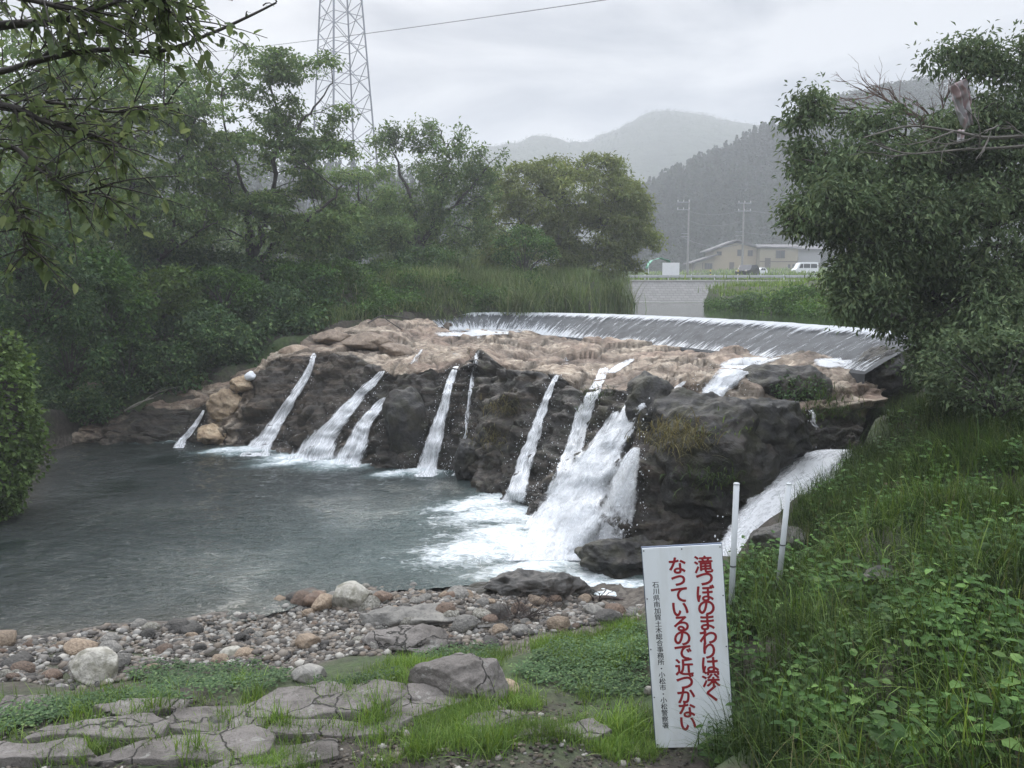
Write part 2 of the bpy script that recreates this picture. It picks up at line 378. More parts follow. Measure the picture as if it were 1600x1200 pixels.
du = np.gradient(ledge, axis=0); dv = np.gradient(ledge, axis=1); nn = unit(np.cross(dv, du)).reshape(-1, 3)
if nn[:, 2].mean() < 0: nn = -nn
# bedding: tilted strata, joints across the lip, lumps; the face is rougher than the top
tilt = Lv @ np.array([[1, 0, .18], [0, 1, -.12], [-.18, .12, 1]]).T
big = fbm(Lv * np.array([.42, .42, .5]), 3, 21)
strat = ridge(tilt * np.array([.55, .55, 2.6]), 3, 31)
gul = ridge(np.stack([Lv[:, 0] * .9, Lv[:, 1] * .9, Lv[:, 2] * .12], -1), 2, 41)
fine = fbm(Lv * 3.2, 4, 51); crack = np.clip(np.abs(vn(tilt * np.array([1.1, 1.1, 3.2]) + fbm(Lv * 1.3, 2, 9)[:, None] * .5, 61)) * 6, 0, 1)
steep = np.clip(1 - nn[:, 2], 0, 1)
lump = ridge(Lv * np.array([.8, .8, 1.2]) + .6 * fbm(Lv * .7, 2, 17)[:, None], 3, 27)
disp = .34 * big + .12 * strat + .035 * fine + .10 * lump - .05 * (1 - crack) + steep * (.36 * gul + .20 * strat + .20 * fine + .16 * lump) - .14
edge = np.clip(np.minimum(np.arange(NS)[:, None], 0 * np.arange(NPF)[None] + 40) / 40, 0, 1).ravel()
wp = tilt + .35 * np.stack([fbm(Lv * 1.1, 3, 81), fbm(Lv * 1.1, 3, 82), fbm(Lv * 1.1, 3, 83)], -1)
a1, a2, ac = worley(wp * np.array([.62, .62, 1.3]), 3); b1, b2, bc = worley(wp * np.array([1.9, 1.9, 4.2]), 4)      # broken blocks, large and small
joint = np.clip((a2 - a1) / .12, 0, 1); joint2 = np.clip((b2 - b1) / .15, 0, 1)
disp = disp + .24 * (ac - .5) - .14 * (1 - joint) * (.4 + .6 * steep) + (.035 + .16 * steep) * (bc - .5) - (.02 + .08 * steep) * (1 - joint2)
Lv = Lv + nn * disp[:, None]
tp = NT('ledge_rock'); p = tp.pos()
sx = tp.n('SeparateXYZ', i0=tp.n('NewGeometry').outputs['Normal']).outputs[2]
na = tp.nz(p, .55, 6, .6, .5); nb = tp.nz(p, 3.5, 6, .62, .3); nc = tp.nz(p, 16, 5, .65); st = tp.nz(p, 1.6, 5, .6, .6, stretch=(.6, .6, 5))
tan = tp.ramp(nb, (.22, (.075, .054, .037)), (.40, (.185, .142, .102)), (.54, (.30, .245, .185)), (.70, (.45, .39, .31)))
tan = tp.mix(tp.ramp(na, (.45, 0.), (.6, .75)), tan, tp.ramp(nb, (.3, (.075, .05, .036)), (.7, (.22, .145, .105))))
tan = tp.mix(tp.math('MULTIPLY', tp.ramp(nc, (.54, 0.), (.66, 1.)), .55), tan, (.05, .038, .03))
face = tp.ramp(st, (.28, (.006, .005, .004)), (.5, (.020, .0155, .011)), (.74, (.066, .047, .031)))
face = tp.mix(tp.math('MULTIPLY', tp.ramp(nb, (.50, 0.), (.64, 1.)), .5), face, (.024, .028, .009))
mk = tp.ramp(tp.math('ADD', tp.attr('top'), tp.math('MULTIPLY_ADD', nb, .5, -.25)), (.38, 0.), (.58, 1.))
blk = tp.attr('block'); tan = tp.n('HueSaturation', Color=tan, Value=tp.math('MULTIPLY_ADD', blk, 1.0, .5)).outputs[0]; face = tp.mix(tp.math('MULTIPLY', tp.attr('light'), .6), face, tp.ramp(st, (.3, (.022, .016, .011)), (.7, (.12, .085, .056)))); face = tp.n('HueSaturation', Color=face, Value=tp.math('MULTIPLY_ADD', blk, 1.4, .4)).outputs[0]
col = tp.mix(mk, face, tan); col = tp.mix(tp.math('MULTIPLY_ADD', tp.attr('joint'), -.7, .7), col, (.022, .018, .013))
h = tp.math('ADD', tp.math('MULTIPLY', nc, .3), tp.math('ADD', nb, tp.math('MULTIPLY', st, .5)))
rg = tp.math('MULTIPLY_ADD', mk, .2, .62)
tp.done(tp.pbr(Base__Color=col, Roughness=rg, Normal=tp.bump(h, .9, .12)))
g = ledge.reshape(NS, NPF, 3)
tt = np.linspace(0, 1, NPF)[None] * np.ones((NS, 1))
lipt = 7 / (len(rows) - 1)
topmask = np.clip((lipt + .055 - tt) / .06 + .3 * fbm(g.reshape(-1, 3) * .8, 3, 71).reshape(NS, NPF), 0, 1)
ss = np.linspace(0, len(COLS) - 1, NS)[:, None] * np.ones((1, NPF))
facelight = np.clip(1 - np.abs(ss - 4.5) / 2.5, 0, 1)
leftdry = np.clip(1 - np.abs(ss - 2.9) / .75, 0, 1)                      # the dry tan stack between the two leftmost falls
leftlow = .55 * np.clip(1 - np.abs(ss - 1.0) / 1.3, 0, 1)
topmask = np.maximum(topmask, np.maximum(np.clip(leftdry * 1.6, 0, 1), leftlow))
topmask *= 1 - .3 * sstep(14.6, 16.0, ss)
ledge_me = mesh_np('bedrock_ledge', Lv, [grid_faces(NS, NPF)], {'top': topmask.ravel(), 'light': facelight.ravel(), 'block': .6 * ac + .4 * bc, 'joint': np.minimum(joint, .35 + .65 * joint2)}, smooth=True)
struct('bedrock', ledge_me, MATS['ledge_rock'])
bvh = BVHTree.FromPolygons([Vector(a) for a in Lv], [tuple(f) for f in grid_faces(NS, NPF).tolist()])
def on_ledge(u, v, fallback=None):
    r = Vector(unit(ray(u, v))); h = bvh.ray_cast(Vector(CAM), r)
    return h[0]

# ------------------------------------------------------------------ boulders
def rock_mesh(name, seed, size, sub=4, rough=.25, facets=7, fine=.05, strata=0.0, crag=0.0):
    bm = bmesh.new(); bmesh.ops.create_icosphere(bm, subdivisions=sub, radius=1)
    v = np.array([x.co[:] for x in bm.verts]); f = np.array([[a.index for a in q.verts] for q in bm.faces]); bm.free()
    r = np.random.default_rng(seed); n = v.copy()
    v = v * (1 + rough * fbm(v * 1.1 + seed * 3.7, 3, seed))[:, None]
    for k in range(facets):
        a = unit(r.normal(size=3)); c = r.uniform(.62, .9); d = v @ a; over = np.clip(d - c, 0, None); v = v - over[:, None] * a * .85
    v = v * np.asarray(size)
    s = 1 / max(size)
    v = v + n * (np.asarray(size).mean() * fine * (fbm(v * s * 4 + seed, 4, seed + 9) + .5 * ridge(v * s * 3, 2, seed + 2)))[:, None]
    if crag:
        w3 = .5 * fbm(v * s * 1.7, 2, seed + 6)[:, None]
        v = v + n * (np.asarray(size).mean() * crag * (ridge(v * s * 2.0 + w3, 3, seed + 12) + .5 * ridge(v * s * np.array([4, 4, 7]) + w3, 3, seed + 13) - .3))[:, None]
    if strata: v = v + n * (strata * ridge(v * np.array([.5, .5, 5.5]), 2, seed + 4))[:, None]
    return mesh_np(name, v, [f], smooth=True)
M_BLACK = rock_mat('mossy_black_rock', (.004, .0036, .0033), (.011, .0095, .0075), (.040, .030, .022), .9, .62, (.030, .029, .009), .55)
M_GREY = rock_mat('grey_stone', (.11, .105, .095), (.20, .19, .17), (.29, .275, .24), 1.6)
M_WHITE = rock_mat('pale_boulder_stone', (.17, .16, .135), (.30, .285, .245), (.42, .40, .35), 2.0, .8, (.085, .08, .05), .75)
M_TAN = rock_mat('tan_stone', (.15, .11, .075), (.28, .21, .145), (.38, .30, .22), 2.0)
M_BROWN = rock_mat('brown_stone', (.075, .05, .035), (.15, .10, .07), (.24, .17, .12), 2.0)
M_DKST = rock_mat('dark_stone', (.022, .02, .018), (.05, .046, .04), (.10, .09, .08), 2.0, .55)
M_SLAB_ = rock_mat('hump_stone', (.070, .062, .056), (.125, .112, .103), (.20, .18, .165), 1.3, .92, (.055, .05, .036), .65)
GROUND = [False]
def boulder(name, u, v, d, size, seed, mat, label, cat='boulder', rz=0, z=None, sink=.3, **kw):
    p = P(u, v, d=d)
    if GROUND[0]: p = on_ground(u, v + .5 * size[2] * F / d); p[2] += size[2] * .35
    o = obj(name, rock_mesh(name, seed, size, **kw), mat)
    o.location = (p[0], p[1], p[2] if z is None else z); o.rotation_euler = (0, 0, rz)
    return tag(o, label, cat)
t = NT('slab_stone'); p = t.pos()
a_ = t.nz(p, 1.5, 6, .62, .5); b_ = t.nz(p, 9, 6, .7); c_ = t.nz(p, 55, 4, .7); wv = t.n('VectorMath', i0=p, i1=t.n('VectorMath', _operation='SCALE', i0=t.n('TexNoise', Vector=p, Scale=2.5, Detail=4).outputs['Color'], Scale=.35).outputs[0]).outputs[0]
ck = t.n('TexVoronoi', Vector=wv, Scale=1.7, _feature='DISTANCE_TO_EDGE').outputs['Distance']; ckm = t.n('MapRange', i0=ck, i1=.004, i2=.018).outputs[0]
col = t.ramp(a_, (.32, (.075, .066, .058)), (.48, (.135, .121, .110)), (.62, (.185, .168, .155)), (.72, (.13, .115, .10)))
col = t.mix(t.math('MULTIPLY', t.ramp(b_, (.54, 0.), (.62, 1.)), .55), col, (.055, .048, .04)); col = t.mix(t.math('MULTIPLY', t.ramp(t.nz(p, 5, 5, .65, .6), (.60, 0.), (.66, 1.)), .6), col, (.27, .265, .24))
col = t.mix(t.math('MULTIPLY', t.ramp(c_, (.5, 0.), (.62, 1.)), .4), col, (.05, .045, .038)); col = t.mix(ckm, (.022, .02, .016), col)
hh = t.math('ADD', t.math('MULTIPLY', ckm, .5), t.math('ADD', t.math('MULTIPLY', b_, .8), t.math('MULTIPLY', c_, .28)))
M_SLAB = t.done(t.pbr(Base__Color=col, Roughness=.9, Normal=t.bump(hh, 1., .035)))
# rocks that stand in the falls (u, v of their middles)
boulder('boulder', 1098, 748, 14.2, (1.12, 1.0, 1.42), 5, M_BLACK, 'huge black mossy boulder between the two right-hand cascades', sub=6, rough=.42, facets=13, fine=.10, strata=.05, crag=.10, rz=.3)
boulder('boulder', 1195, 672, 14.5, (.95, .75, .55), 15, M_BLACK, 'dark rock shoulder on the right of the huge mossy boulder', sub=5, rough=.3, facets=10, fine=.10, strata=.05, crag=.12, rz=.9)
boulder('boulder', 1018, 655, 15.0, (.48, .55, .72), 8, M_BLACK, 'dark upright rock left of the huge mossy boulder, beside the main fall', sub=5, rough=.4, facets=10, fine=.08, crag=.12)
boulder('boulder', 1215, 612, 16.6, (1.05, .6, .48), 9, M_BLACK, 'low dark rock with green plants on the upper shelf, right of the white rapids', sub=5, rough=.4, facets=9, fine=.08, crag=.13, rz=-.2)
boulder('boulder', 985, 873, 12.9, (.88, .50, .30), 12, M_BLACK, 'low layered dark rock at the foot of the falls behind the sign', sub=6, rough=.45, facets=8, fine=.12, strata=.10, crag=.12, rz=.15)
boulder('boulder', 640, 670, 20.9, (.62, .5, 1.05), 17, M_BLACK, 'smooth black rock buttress between the broad left fall and the middle fall', sub=5, rough=.4, facets=10, fine=.1, crag=.12)
boulder('boulder', 728, 720, 19.2, (.36, .3, .5), 19, M_BLACK, 'small dark rock at the foot of the thin fall', sub=5, rough=.4, facets=9, crag=.12)
# bank boulders
GROUND[0] = True
GB = lambda u, v, d, up=0: P(u, v, d=d)[2]
boulder('boulder', 153, 1040, 8.9, (.29, .25, .235), 23, M_WHITE, 'rounded pale boulder with brown stains at the left of the gravel bar', sub=5, rough=.22, facets=6, fine=.03)
boulder('boulder', 550, 931, 11.7, (.36, .30, .235), 27, M_WHITE, 'large pale speckled boulder at the water edge of the gravel bar', sub=5, rough=.2, facets=5, fine=.03)
boulder('boulder', 330, 942, 11.3, (.28, .22, .17), 29, M_GREY, 'grey-green conical boulder at the left end of the waterline', sub=4, facets=8)
boulder('boulder', 497, 936, 11.8, (.22, .18, .15), 31, M_BROWN, 'brown boulder touching the large pale speckled boulder', sub=4)
boulder('boulder', 517, 907, 12.4, (.37, .2, .09), 33, M_TAN, 'flat tan rock lying in the shallows behind the pale speckled boulder', sub=4)
boulder('boulder', 466, 902, 12.6, (.13, .11, .075), 35, M_DKST, 'dark wet stone left of the flat tan rock in the shallows', sub=3)
boulder('boulder', 437, 917, 12.2, (.13, .10, .06), 37, M_DKST, 'small dark stone in the water nearest the gravel', sub=3)
boulder('boulder', 393, 918, 12.1, (.15, .10, .04), 39, M_BROWN, 'reddish flat stone in the water off the gravel bar', sub=3)
boulder('boulder', 480, 1001, 9.8, (.15, .12, .11), 41, M_TAN, 'orange-tan cobble larger than the others in the middle of the gravel', sub=4)
boulder('boulder', 362, 1018, 9.4, (.15, .11, .07), 43, M_WHITE, 'oval pale stone lying near the leafy plants on the gravel', sub=4)
boulder('boulder', 640, 1000, 9.9, (.50, .34, .16), 45, M_SLAB, 'grey bedrock hump between the gravel and the grass', sub=5, facets=10, rough=.4, crag=.12)
boulder('boulder', 640, 962, 11.0, (.62, .35, .10), 46, M_GREY, 'flat grey bedrock sheet in the middle of the gravel bar', sub=5, rough=.45, facets=8, crag=.14)
boulder('boulder', 850, 915, 12.3, (.85, .40, .20), 47, M_DKST, 'long dark bedrock hump at the water edge by the foaming pool', sub=6, rough=.5, facets=8, fine=.12, crag=.22)
boulder('boulder', 487, 1052, 8.7, (.19, .15, .11), 49, M_GREY, 'grey block at the edge of the green plants above the slabs', sub=4, facets=9)
boulder('boulder', 722, 1060, 8.35, (.52, .36, .25), 51, M_SLAB, 'humped grey-brown rock behind the flat paving slabs', sub=6, rough=.35, facets=14, fine=.05, crag=.06)
boulder('boulder', 660, 1085, 8.0, (.30, .2, .08), 52, M_SLAB, 'low rock spur at the left foot of the humped grey-brown rock', sub=4, facets=9)
boulder('boulder', 787, 1074, 8.1, (.17, .14, .09), 53, M_TAN, 'small cracked tan rock at the right foot of the humped rock', sub=4, facets=9)
boulder('boulder', 338, 1127, 7.2, (.13, .10, .055), 55, M_DKST, 'small dark block lying on the flat slabs', sub=3, facets=9)
boulder('boulder', 1015, 1078, 8.0, (.06, .05, .06), 57, M_WHITE, 'small white stone beside the sign in the grass', sub=3)
boulder('boulder', 1340, 765, 11.5, (.26, .2, .10), 58, M_TAN, 'pale rock showing through the grass on the right bank', sub=4, facets=8)
boulder('boulder', 1410, 758, 10.6, (.24, .2, .10), 59, M_BROWN, 'brown rock half hidden in the right bank grass', sub=4, facets=8)
boulder('boulder', 1215, 838, 10.9, (.42, .3, .24), 60, M_DKST, 'dark overhanging rock under the grass tuft behind the white poles', sub=5, facets=10, rough=.4, crag=.12)
boulder('boulder', 1390, 900, 8.0, (.26, .2, .13), 62, M_DKST, 'dark rock in a hollow of the right bank', sub=5, facets=10, rough=.4, crag=.12)
boulder('boulder', 1310, 790, 11.0, (.2, .16, .12), 63, M_BROWN, 'small brown rock among the grass to the right of the poles', sub=4, facets=8)
GROUND[0] = False
boulder('boulder', 575, 535, 25.2, (.75, .55, .30), 64, rock_mat('tan_slab_rock', (.16, .12, .085), (.27, .205, .15), (.36, .285, .215), .9), 'big smooth tan rock slab on the lip right of the left fall', sub=5, rough=.25, facets=9, fine=.03, rz=.4)
M_ORANGE = rock_mat('warm_tan_rock', (.17, .115, .07), (.33, .245, .155), (.46, .37, .26), 1.6)
boulder('boulder', 352, 636, 24.3, (.55, .45, .55), 66, M_ORANGE, 'warm tan angular rock stack between the small low fall and the steep narrow fall', sub=5, rough=.4, facets=12, fine=.06, crag=.14, rz=.5)
boulder('boulder', 378, 602, 24.6, (.38, .35, .26), 67, M_ORANGE, 'warm tan block just below the white plastic bag', sub=5, rough=.4, facets=12, fine=.05, crag=.1)
boulder('boulder', 330, 678, 23.9, (.5, .4, .28), 68, M_ORANGE, 'low tan rock at the waterline right of the small low fall', sub=5, rough=.4, facets=12, fine=.06, crag=.14)
boulder('boulder', 620, 548, 24.6, (.55, .5, .26), 69, MATS['tan_slab_rock'], 'tan slab on the lip above the short white fall', sub=5, rough=.35, facets=12, fine=.04, crag=.05)
boulder('boulder', 520, 527, 27.0, (.7, .5, .22), 70, MATS['tan_slab_rock'], 'long tan slab behind the top of the steep narrow fall', sub=5, rough=.35, facets=12, fine=.04, crag=.05, rz=.3)
boulder('boulder', 1395, 578, 17.6, (.95, .6, .5), 72, M_BLACK, 'dark rock at the right foot of the weir, under the evergreen', sub=5, rough=.4, facets=9, fine=.08, crag=.12)
boulder('boulder', 460, 547, 25.6, (.5, .4, .16), 65, MATS['tan_slab_rock'], 'flat tan rock at the left end of the upper ledge', sub=4, facets=9, rz=.2)
# flat slabs in front: one prism each, with a worn rounded top
def slab(pix, d, th, seed, label):
    pts = np.array([P(u, v, z=H1(*P(u, v, d=d)[:2]) + .04) for u, v in pix]); c = pts.mean(0); c[2] = 0; n = 56
    cl = np.vstack([pts, pts[:1]]); o = []
    for i in range(len(pts)):
        for k in range(12): o.append(cl[i] + (cl[i + 1] - cl[i]) * k / 12)
    o = np.array(o); n = len(o); rel = (o - c)[:, :2]
    rel *= (1 + .13 * ridge(np.c_[rel * 2.5, np.full(n, seed)], 3, seed))[:, None]
    rings = []
    base = height(c[0], c[1])[0]
    for f, dz in ((1.0, -2.5), (1.0, 0.1), (.998, .85), (.985, .97), (.95, 1), (.88, 1), (.78, 1.05), (.66, 1.05), (.54, 1.1), (.4, 1.1), (.26, 1.1), (.12, 1.1)):
        xy = rel * f; g = np.c_[xy + c[:2], np.zeros(n)]
        zz = height(g[:, 0], g[:, 1]) * .75 + base * .25
        h = th * dz + (.035 * fbm(g * 3.0, 4, seed + 2) + .02 * ridge(g * np.array([2, 6, 1]), 3, seed)) * (dz > .5)
        rings.append(np.c_[xy, zz + h - base])
    v = np.concatenate(rings); m = len(rings); q = []
    for k in range(m - 1):
        i = np.arange(n); j = (i + 1) % n; q.append(np.stack([k * n + i, k * n + j, (k + 1) * n + j, (k + 1) * n + i], -1))
    me = mesh_np('stone_slab', v, [np.concatenate(q), np.arange((m - 1) * n, m * n)[None]], smooth=True)
    o = obj('stone_slab', me, M_SLAB); o.location = (c[0], c[1], base)
    tag(o, label, 'stone slab', 'flat slabs in front')
slab([(400,1112),(440,1086),(520,1070),(600,1068),(648,1078),(620,1096),(560,1120),(470,1125)], 7.7, .075, 3, 'smooth lens-shaped slab left of the humped rock')
slab([(585,1122),(625,1097),(655,1082),(765,1079),(748,1098),(690,1110),(650,1124)], 7.7, .05, 4, 'flat tan slab at the foot of the humped rock')
slab([(45,1160),(75,1140),(240,1118),(265,1138),(245,1160),(110,1170)], 7.1, .07, 5, 'long dark slab at the left of the paving')
slab([(255,1138),(275,1110),(405,1098),(425,1118),(408,1136),(330,1145)], 7.3, .05, 6, 'slab that carries the small dark block')
slab([(150,1190),(215,1162),(395,1136),(425,1150),(410,1176),(260,1198)], 6.8, .05, 7, 'broad slab in the front middle of the paving')
slab([(-20,1195),(0,1163),(135,1160),(150,1185),(60,1200)], 6.7, .06, 8, 'pale slab at the bottom left corner')
slab([(330,1195),(420,1160),(520,1156),(530,1182),(430,1200)], 6.7, .04, 9, 'mossy slab in front beside the grass')
slab([(150,1116),(200,1100),(300,1092),(280,1110),(190,1124)], 7.5, .05, 10, 'thin pale slab at the edge of the leafy plants')
slab([(800,1158),(840,1135),(925,1126),(955,1145),(900,1168)], 7.0, .04, 11, 'small grey slab in the grass left of the sign')
slab([(720,1145),(740,1125),(800,1120),(815,1135),(770,1148)], 7.2, .05, 12, 'narrow grey slab sunk in the middle of the grass')
slab([(420,1150),(440,1128),(560,1122),(640,1126),(600,1146),(500,1156)], 7.3, .04, 13, 'slab behind the bright grass tuft in the front middle')
slab([(-10,1118),(10,1090),(80,1085),(95,1105),(40,1120)], 7.7, .05, 14, 'small tan slab at the left edge below the boulder')

# cobbles: one thing each; the loose gravel between them is one mass
protos = [rock_mesh('cobble', 100 + k, (1, .74 + .04 * k, .46 + .05 * k), sub=3, rough=.34, facets=9 + k % 4, fine=.05) for k in range(6)]
mats = [M_GREY, M_TAN, M_BROWN, M_WHITE, M_DKST, M_GREY, M_GREY, M_BROWN, M_DKST, M_TAN]
GRAV = [(170,990),(330,950),(470,912),(640,896),(740,898),(860,903),(940,925),(1000,945),(1000,975),(900,985),(800,1000),(690,1015),(600,1035),(420,1045),(300,1045),(210,1080),(120,1100),(0,1110),(-40,1060),(-40,1012)]
gp = np.array([P(u, v, z=.15)[:2] for u, v in GRAV])
def in_poly(poly, n):
    lo, hi = poly.min(0), poly.max(0); o = np.zeros((0, 2))
    while len(o) < n:
        q = RNG.uniform(lo, hi, (n * 3, 2)); o = np.vstack([o, q[sdist(poly, q[:, 0], q[:, 1]) < 0]])
    return o[:n]
variants = {}
q = in_poly(gp, 290)
dens = vn(np.c_[q * 1.1, q[:, :1] * 0], 5)
q = q[dens > -.55]; qh = height(q[:, 0], q[:, 1])
kinds = {id(M_GREY): ('grey rounded cobble on the gravel bar', 'grey cobbles'), id(M_TAN): ('tan rounded cobble on the gravel bar', 'tan cobbles'), id(M_BROWN): ('brown rounded cobble on the gravel bar', 'brown cobbles'),
         id(M_WHITE): ('whitish rounded cobble on the gravel bar', 'white cobbles'), id(M_DKST): ('dark wet cobble on the gravel bar', 'dark cobbles')}
for i, (x, y) in enumerate(q):
    s = float(np.clip(RNG.lognormal(math.log(.068), .55), .035, .19)); k = i % 6; m = mats[int(RNG.integers(len(mats)))]
    key = (k, m.name)
    if key not in variants:
        me = protos[k].copy(); me.materials.append(m); variants[key] = me
    o = bpy.data.objects.new('cobble', variants[key]); COL.objects.link(o)
    o.location = (x, y, qh[i] + s * .22); o.scale = (s, s, s); o.rotation_euler = (RNG.normal() * .25, RNG.normal() * .25, RNG.uniform(0, 6.3))
    tag(o, kinds[id(m)][0], 'cobble', kinds[id(m)][1])
bm = bmesh.new(); bmesh.ops.create_icosphere(bm, subdivisions=1, radius=1)
iv = np.array([x.co[:] for x in bm.verts]); fi = np.array([[a.index for a in f.verts] for f in bm.faces]); bm.free()
ng = 15000; q = np.vstack([in_poly(gp, ng - 700), in_poly(np.array([P(u, v, z=.75)[:2] for u, v in [(-20,1200),(-20,1090),(300,1080),(640,1050),(1000,1090),(1010,1200)]]), 700)]); s = RNG.lognormal(math.log(.026), .45, ng).clip(.01, .07)
wt = fbm(np.c_[q * 1.2, q[:, :1] * 0], 3, 15); q = q[wt > -.6]; s = s[wt > -.6] * np.where(q[:, 1] < 8.2, .7, 1); ng = len(q)
sc3 = s[:, None] * RNG.uniform([.8, .7, .4], [1.3, 1.1, .8], (ng, 3)); a = RNG.uniform(0, 6.3, ng)
vv = iv[None] * (1 + .25 * RNG.normal(size=(ng, len(iv), 1)).clip(-1, 1) * .6) * sc3[:, None]
vv = np.stack([vv[..., 0] * np.cos(a)[:, None] - vv[..., 1] * np.sin(a)[:, None], vv[..., 0] * np.sin(a)[:, None] + vv[..., 1] * np.cos(a)[:, None], vv[..., 2]], -1)
vv = vv + np.c_[q, height(q[:, 0], q[:, 1]) + s * .2][:, None]
t = NT('gravel_stone'); r = t.attr('rnd')
c = t.ramp(r, (0, (.022, .02, .018)), (.3, (.075, .065, .055)), (.55, (.15, .12, .09)), (.8, (.15, .145, .135)), (1, (.34, .32, .28)))
t.done(t.pbr(Base__Color=c, Roughness=.75))
stuff('gravel', mesh_np('gravel', vv, [(fi[None] + (np.arange(ng) * len(iv))[:, None, None]).reshape(-1, 3)], {'rnd': np.repeat(RNG.random(ng), len(iv))}, smooth=True), MATS['gravel_stone'], 'loose river gravel of the bar', 'gravel')
ng = 5200; q = in_poly(np.array([P(u, v, z=.7)[:2] for u, v in [(-30,1205),(-30,1080),(300,1060),(640,1040),(1000,1040),(1160,1120),(1160,1210)]]), ng); s = RNG.lognormal(math.log(.010), .5, ng).clip(.004, .03)
vv = iv[None] * (1 + .3 * RNG.normal(size=(ng, len(iv), 1)).clip(-1, 1) * .6) * (s[:, None] * RNG.uniform([.8, .7, .4], [1.5, 1.2, .8], (ng, 3)))[:, None] + np.c_[q, height(q[:, 0], q[:, 1]) + s * .3][:, None]
t = NT('soil_crumb'); c = t.ramp(t.attr('rnd'), (0, (.02, .017, .013)), (.5, (.05, .042, .032)), (.85, (.085, .07, .05)), (1, (.16, .14, .11))); t.done(t.pbr(Base__Color=c, Roughness=.95))
stuff('soil_crumbs', mesh_np('soil_crumbs', vv, [(fi[None] + (np.arange(ng) * len(iv))[:, None, None]).reshape(-1, 3)], {'rnd': np.repeat(RNG.random(ng), len(iv))}), MATS['soil_crumb'], 'dark soil crumbs and small stones between the slabs', 'soil')

# ------------------------------------------------------------------ water
def puddle(pix):
    c = np.array([on_ground(u, v) for u, v in pix]); z = c[:, 2].mean() + .02; m = c.mean(0); o = []
    cl = spline(np.vstack([c, c[:1]]), 60); bm = bmesh.new(); bm.faces.new([bm.verts.new((p[0], p[1], z)) for p in cl[:-1]][::-1]); bmesh.ops.triangulate(bm, faces=bm.faces); bmesh.ops.recalc_face_normals(bm, faces=bm.faces)
    if sum(f.normal.z for f in bm.faces) < 0: bmesh.ops.reverse_faces(bm, faces=bm.faces)
    me = bpy.data.meshes.new('puddle'); bm.to_mesh(me); bm.free()
    if 'puddle_water' not in MATS: t = NT('puddle_water'); t.done(t.pbr(Base__Color=(.04, .036, .03), Roughness=.06, IOR=1.4, Normal=t.bump(t.nz(t.pos(), 6, 3), .25, .02)))
    struct('puddle', me, MATS['puddle_water'])
puddle([(700,945),(740,925),(800,925),(790,940),(740,950)]); puddle([(620,975),(700,960),(790,965),(860,960),(880,975),(760,985),(680,990)]); puddle([(860,940),(900,930),(960,940),(930,955),(880,955)]); puddle([(300,1022),(360,1010),(410,1018),(350,1030)])
# foam on the pool: where each fall lands, dragged downstream
FO = [(275,687,.35,1.2),(240,689,.25,1.6),(395,703,.5,1.5),(350,704,.3,1.8),(470,714,.6,1.4),(540,722,.7,1.2),(455,722,.3,2.5),(660,736,.5,1.0),(620,740,.25,2.0),(710,730,.3,1.0),(800,850,.9,1.6),(760,860,.5,2.4),(790,775,.5,1.0),(760,785,.4,2.2),
      (840,800,.9,1.2),(800,800,.7,2.0),(880,840,.9,1.2),(920,870,.8,1.0),(840,850,.6,2.4),(960,925,.55,1.2),(910,905,.35,1.8),(740,790,.35,2.5),(780,830,.3,3.0),(860,880,.4,3.0)]
ny, nx = 420, 420
U = np.linspace(-260, 1400, nx); Yd = np.geomspace(10.2, 32, ny)
X = (U[None] - 800) / F * Yd[:, None]; Y = np.repeat(Yd[:, None], nx, 1)
pt = np.c_[X.ravel(), Y.ravel(), 0 * X.ravel()]
inside = sdist(POOL, pt[:, 0], pt[:, 1])
foam = np.zeros(len(pt))
for u, v, r, el in FO:
    c = P(u, v, z=0.0); r = r * .9; dx, dy = pt[:, 0] - c[0], pt[:, 1] - c[1]; a, b = (dx * .85 + dy * .5), (-dx * .5 + dy * .85)
    d = np.sqrt((a / (r * el)) ** 2 + (b / r) ** 2); foam = np.maximum(foam, np.exp(-(d * .72) ** 2))
wav = .045 * fbm(np.c_[pt[:, 0] * 2.4 + pt[:, 1] * .6, pt[:, 1] * 4.2, pt[:, 2]], 3, 77, .6) + .02 * fbm(np.c_[pt[:, 0] * .8, pt[:, 1] * 1.4, pt[:, 2]], 2, 78) + foam * (.05 * fbm(pt * 5, 3, 79) + .04)
pt[:, 2] = wav
t = NT('pool_water'); p = t.pos()
pw = t.n('Mapping', Vector=p, Rotation=(0, 0, -.25), Scale=(1, 1.9, 1)).outputs[0]
r1 = t.n('TexNoise', Vector=pw, Scale=1.9, Detail=5, Roughness=.62, Distortion=.6).outputs['Fac']
r2 = t.n('TexNoise', Vector=pw, Scale=9, Detail=4, Roughness=.6, Distortion=.8).outputs['Fac']
h = t.math('ADD', t.math('MULTIPLY', r1, .8), t.math('MULTIPLY', r2, .45))
fm = t.attr('foam'); fn = t.nz(p, 7, 8, .72, 1.2, stretch=(.8, 1.5, 1)); fb = t.nz(p, 1.7, 4, .6, .5, stretch=(1, 2.2, 1))
fmask = t.ramp(t.math('ADD', fm, t.math('ADD', t.math('MULTIPLY', fn, .75), t.math('MULTIPLY', fb, .55))), (1.08, 0.), (1.36, 1.)) if False else None
tot = t.math('ADD', t.math('MULTIPLY', fm, 1.0), t.math('ADD', t.math('MULTIPLY', fn, 1.3), t.math('MULTIPLY', fb, .8)))
fmask = t.n('MapRange', i0=tot, i1=1.42, i2=2.0).outputs[0]
depth = t.attr('depth')
body = t.ramp(depth, (0., (.045, .04, .03)), (.25, (.018, .022, .019)), (1., (.006, .012, .011)))
body = t.mix(t.n('MapRange', i0=fm, i1=0.05, i2=.7).outputs[0], body, (.16, .225, .225))
body = t.mix(t.attr('air'), body, (.065, .09, .086))  # paler mid-pool: aerated water, with the sky's reflection also put into the colour
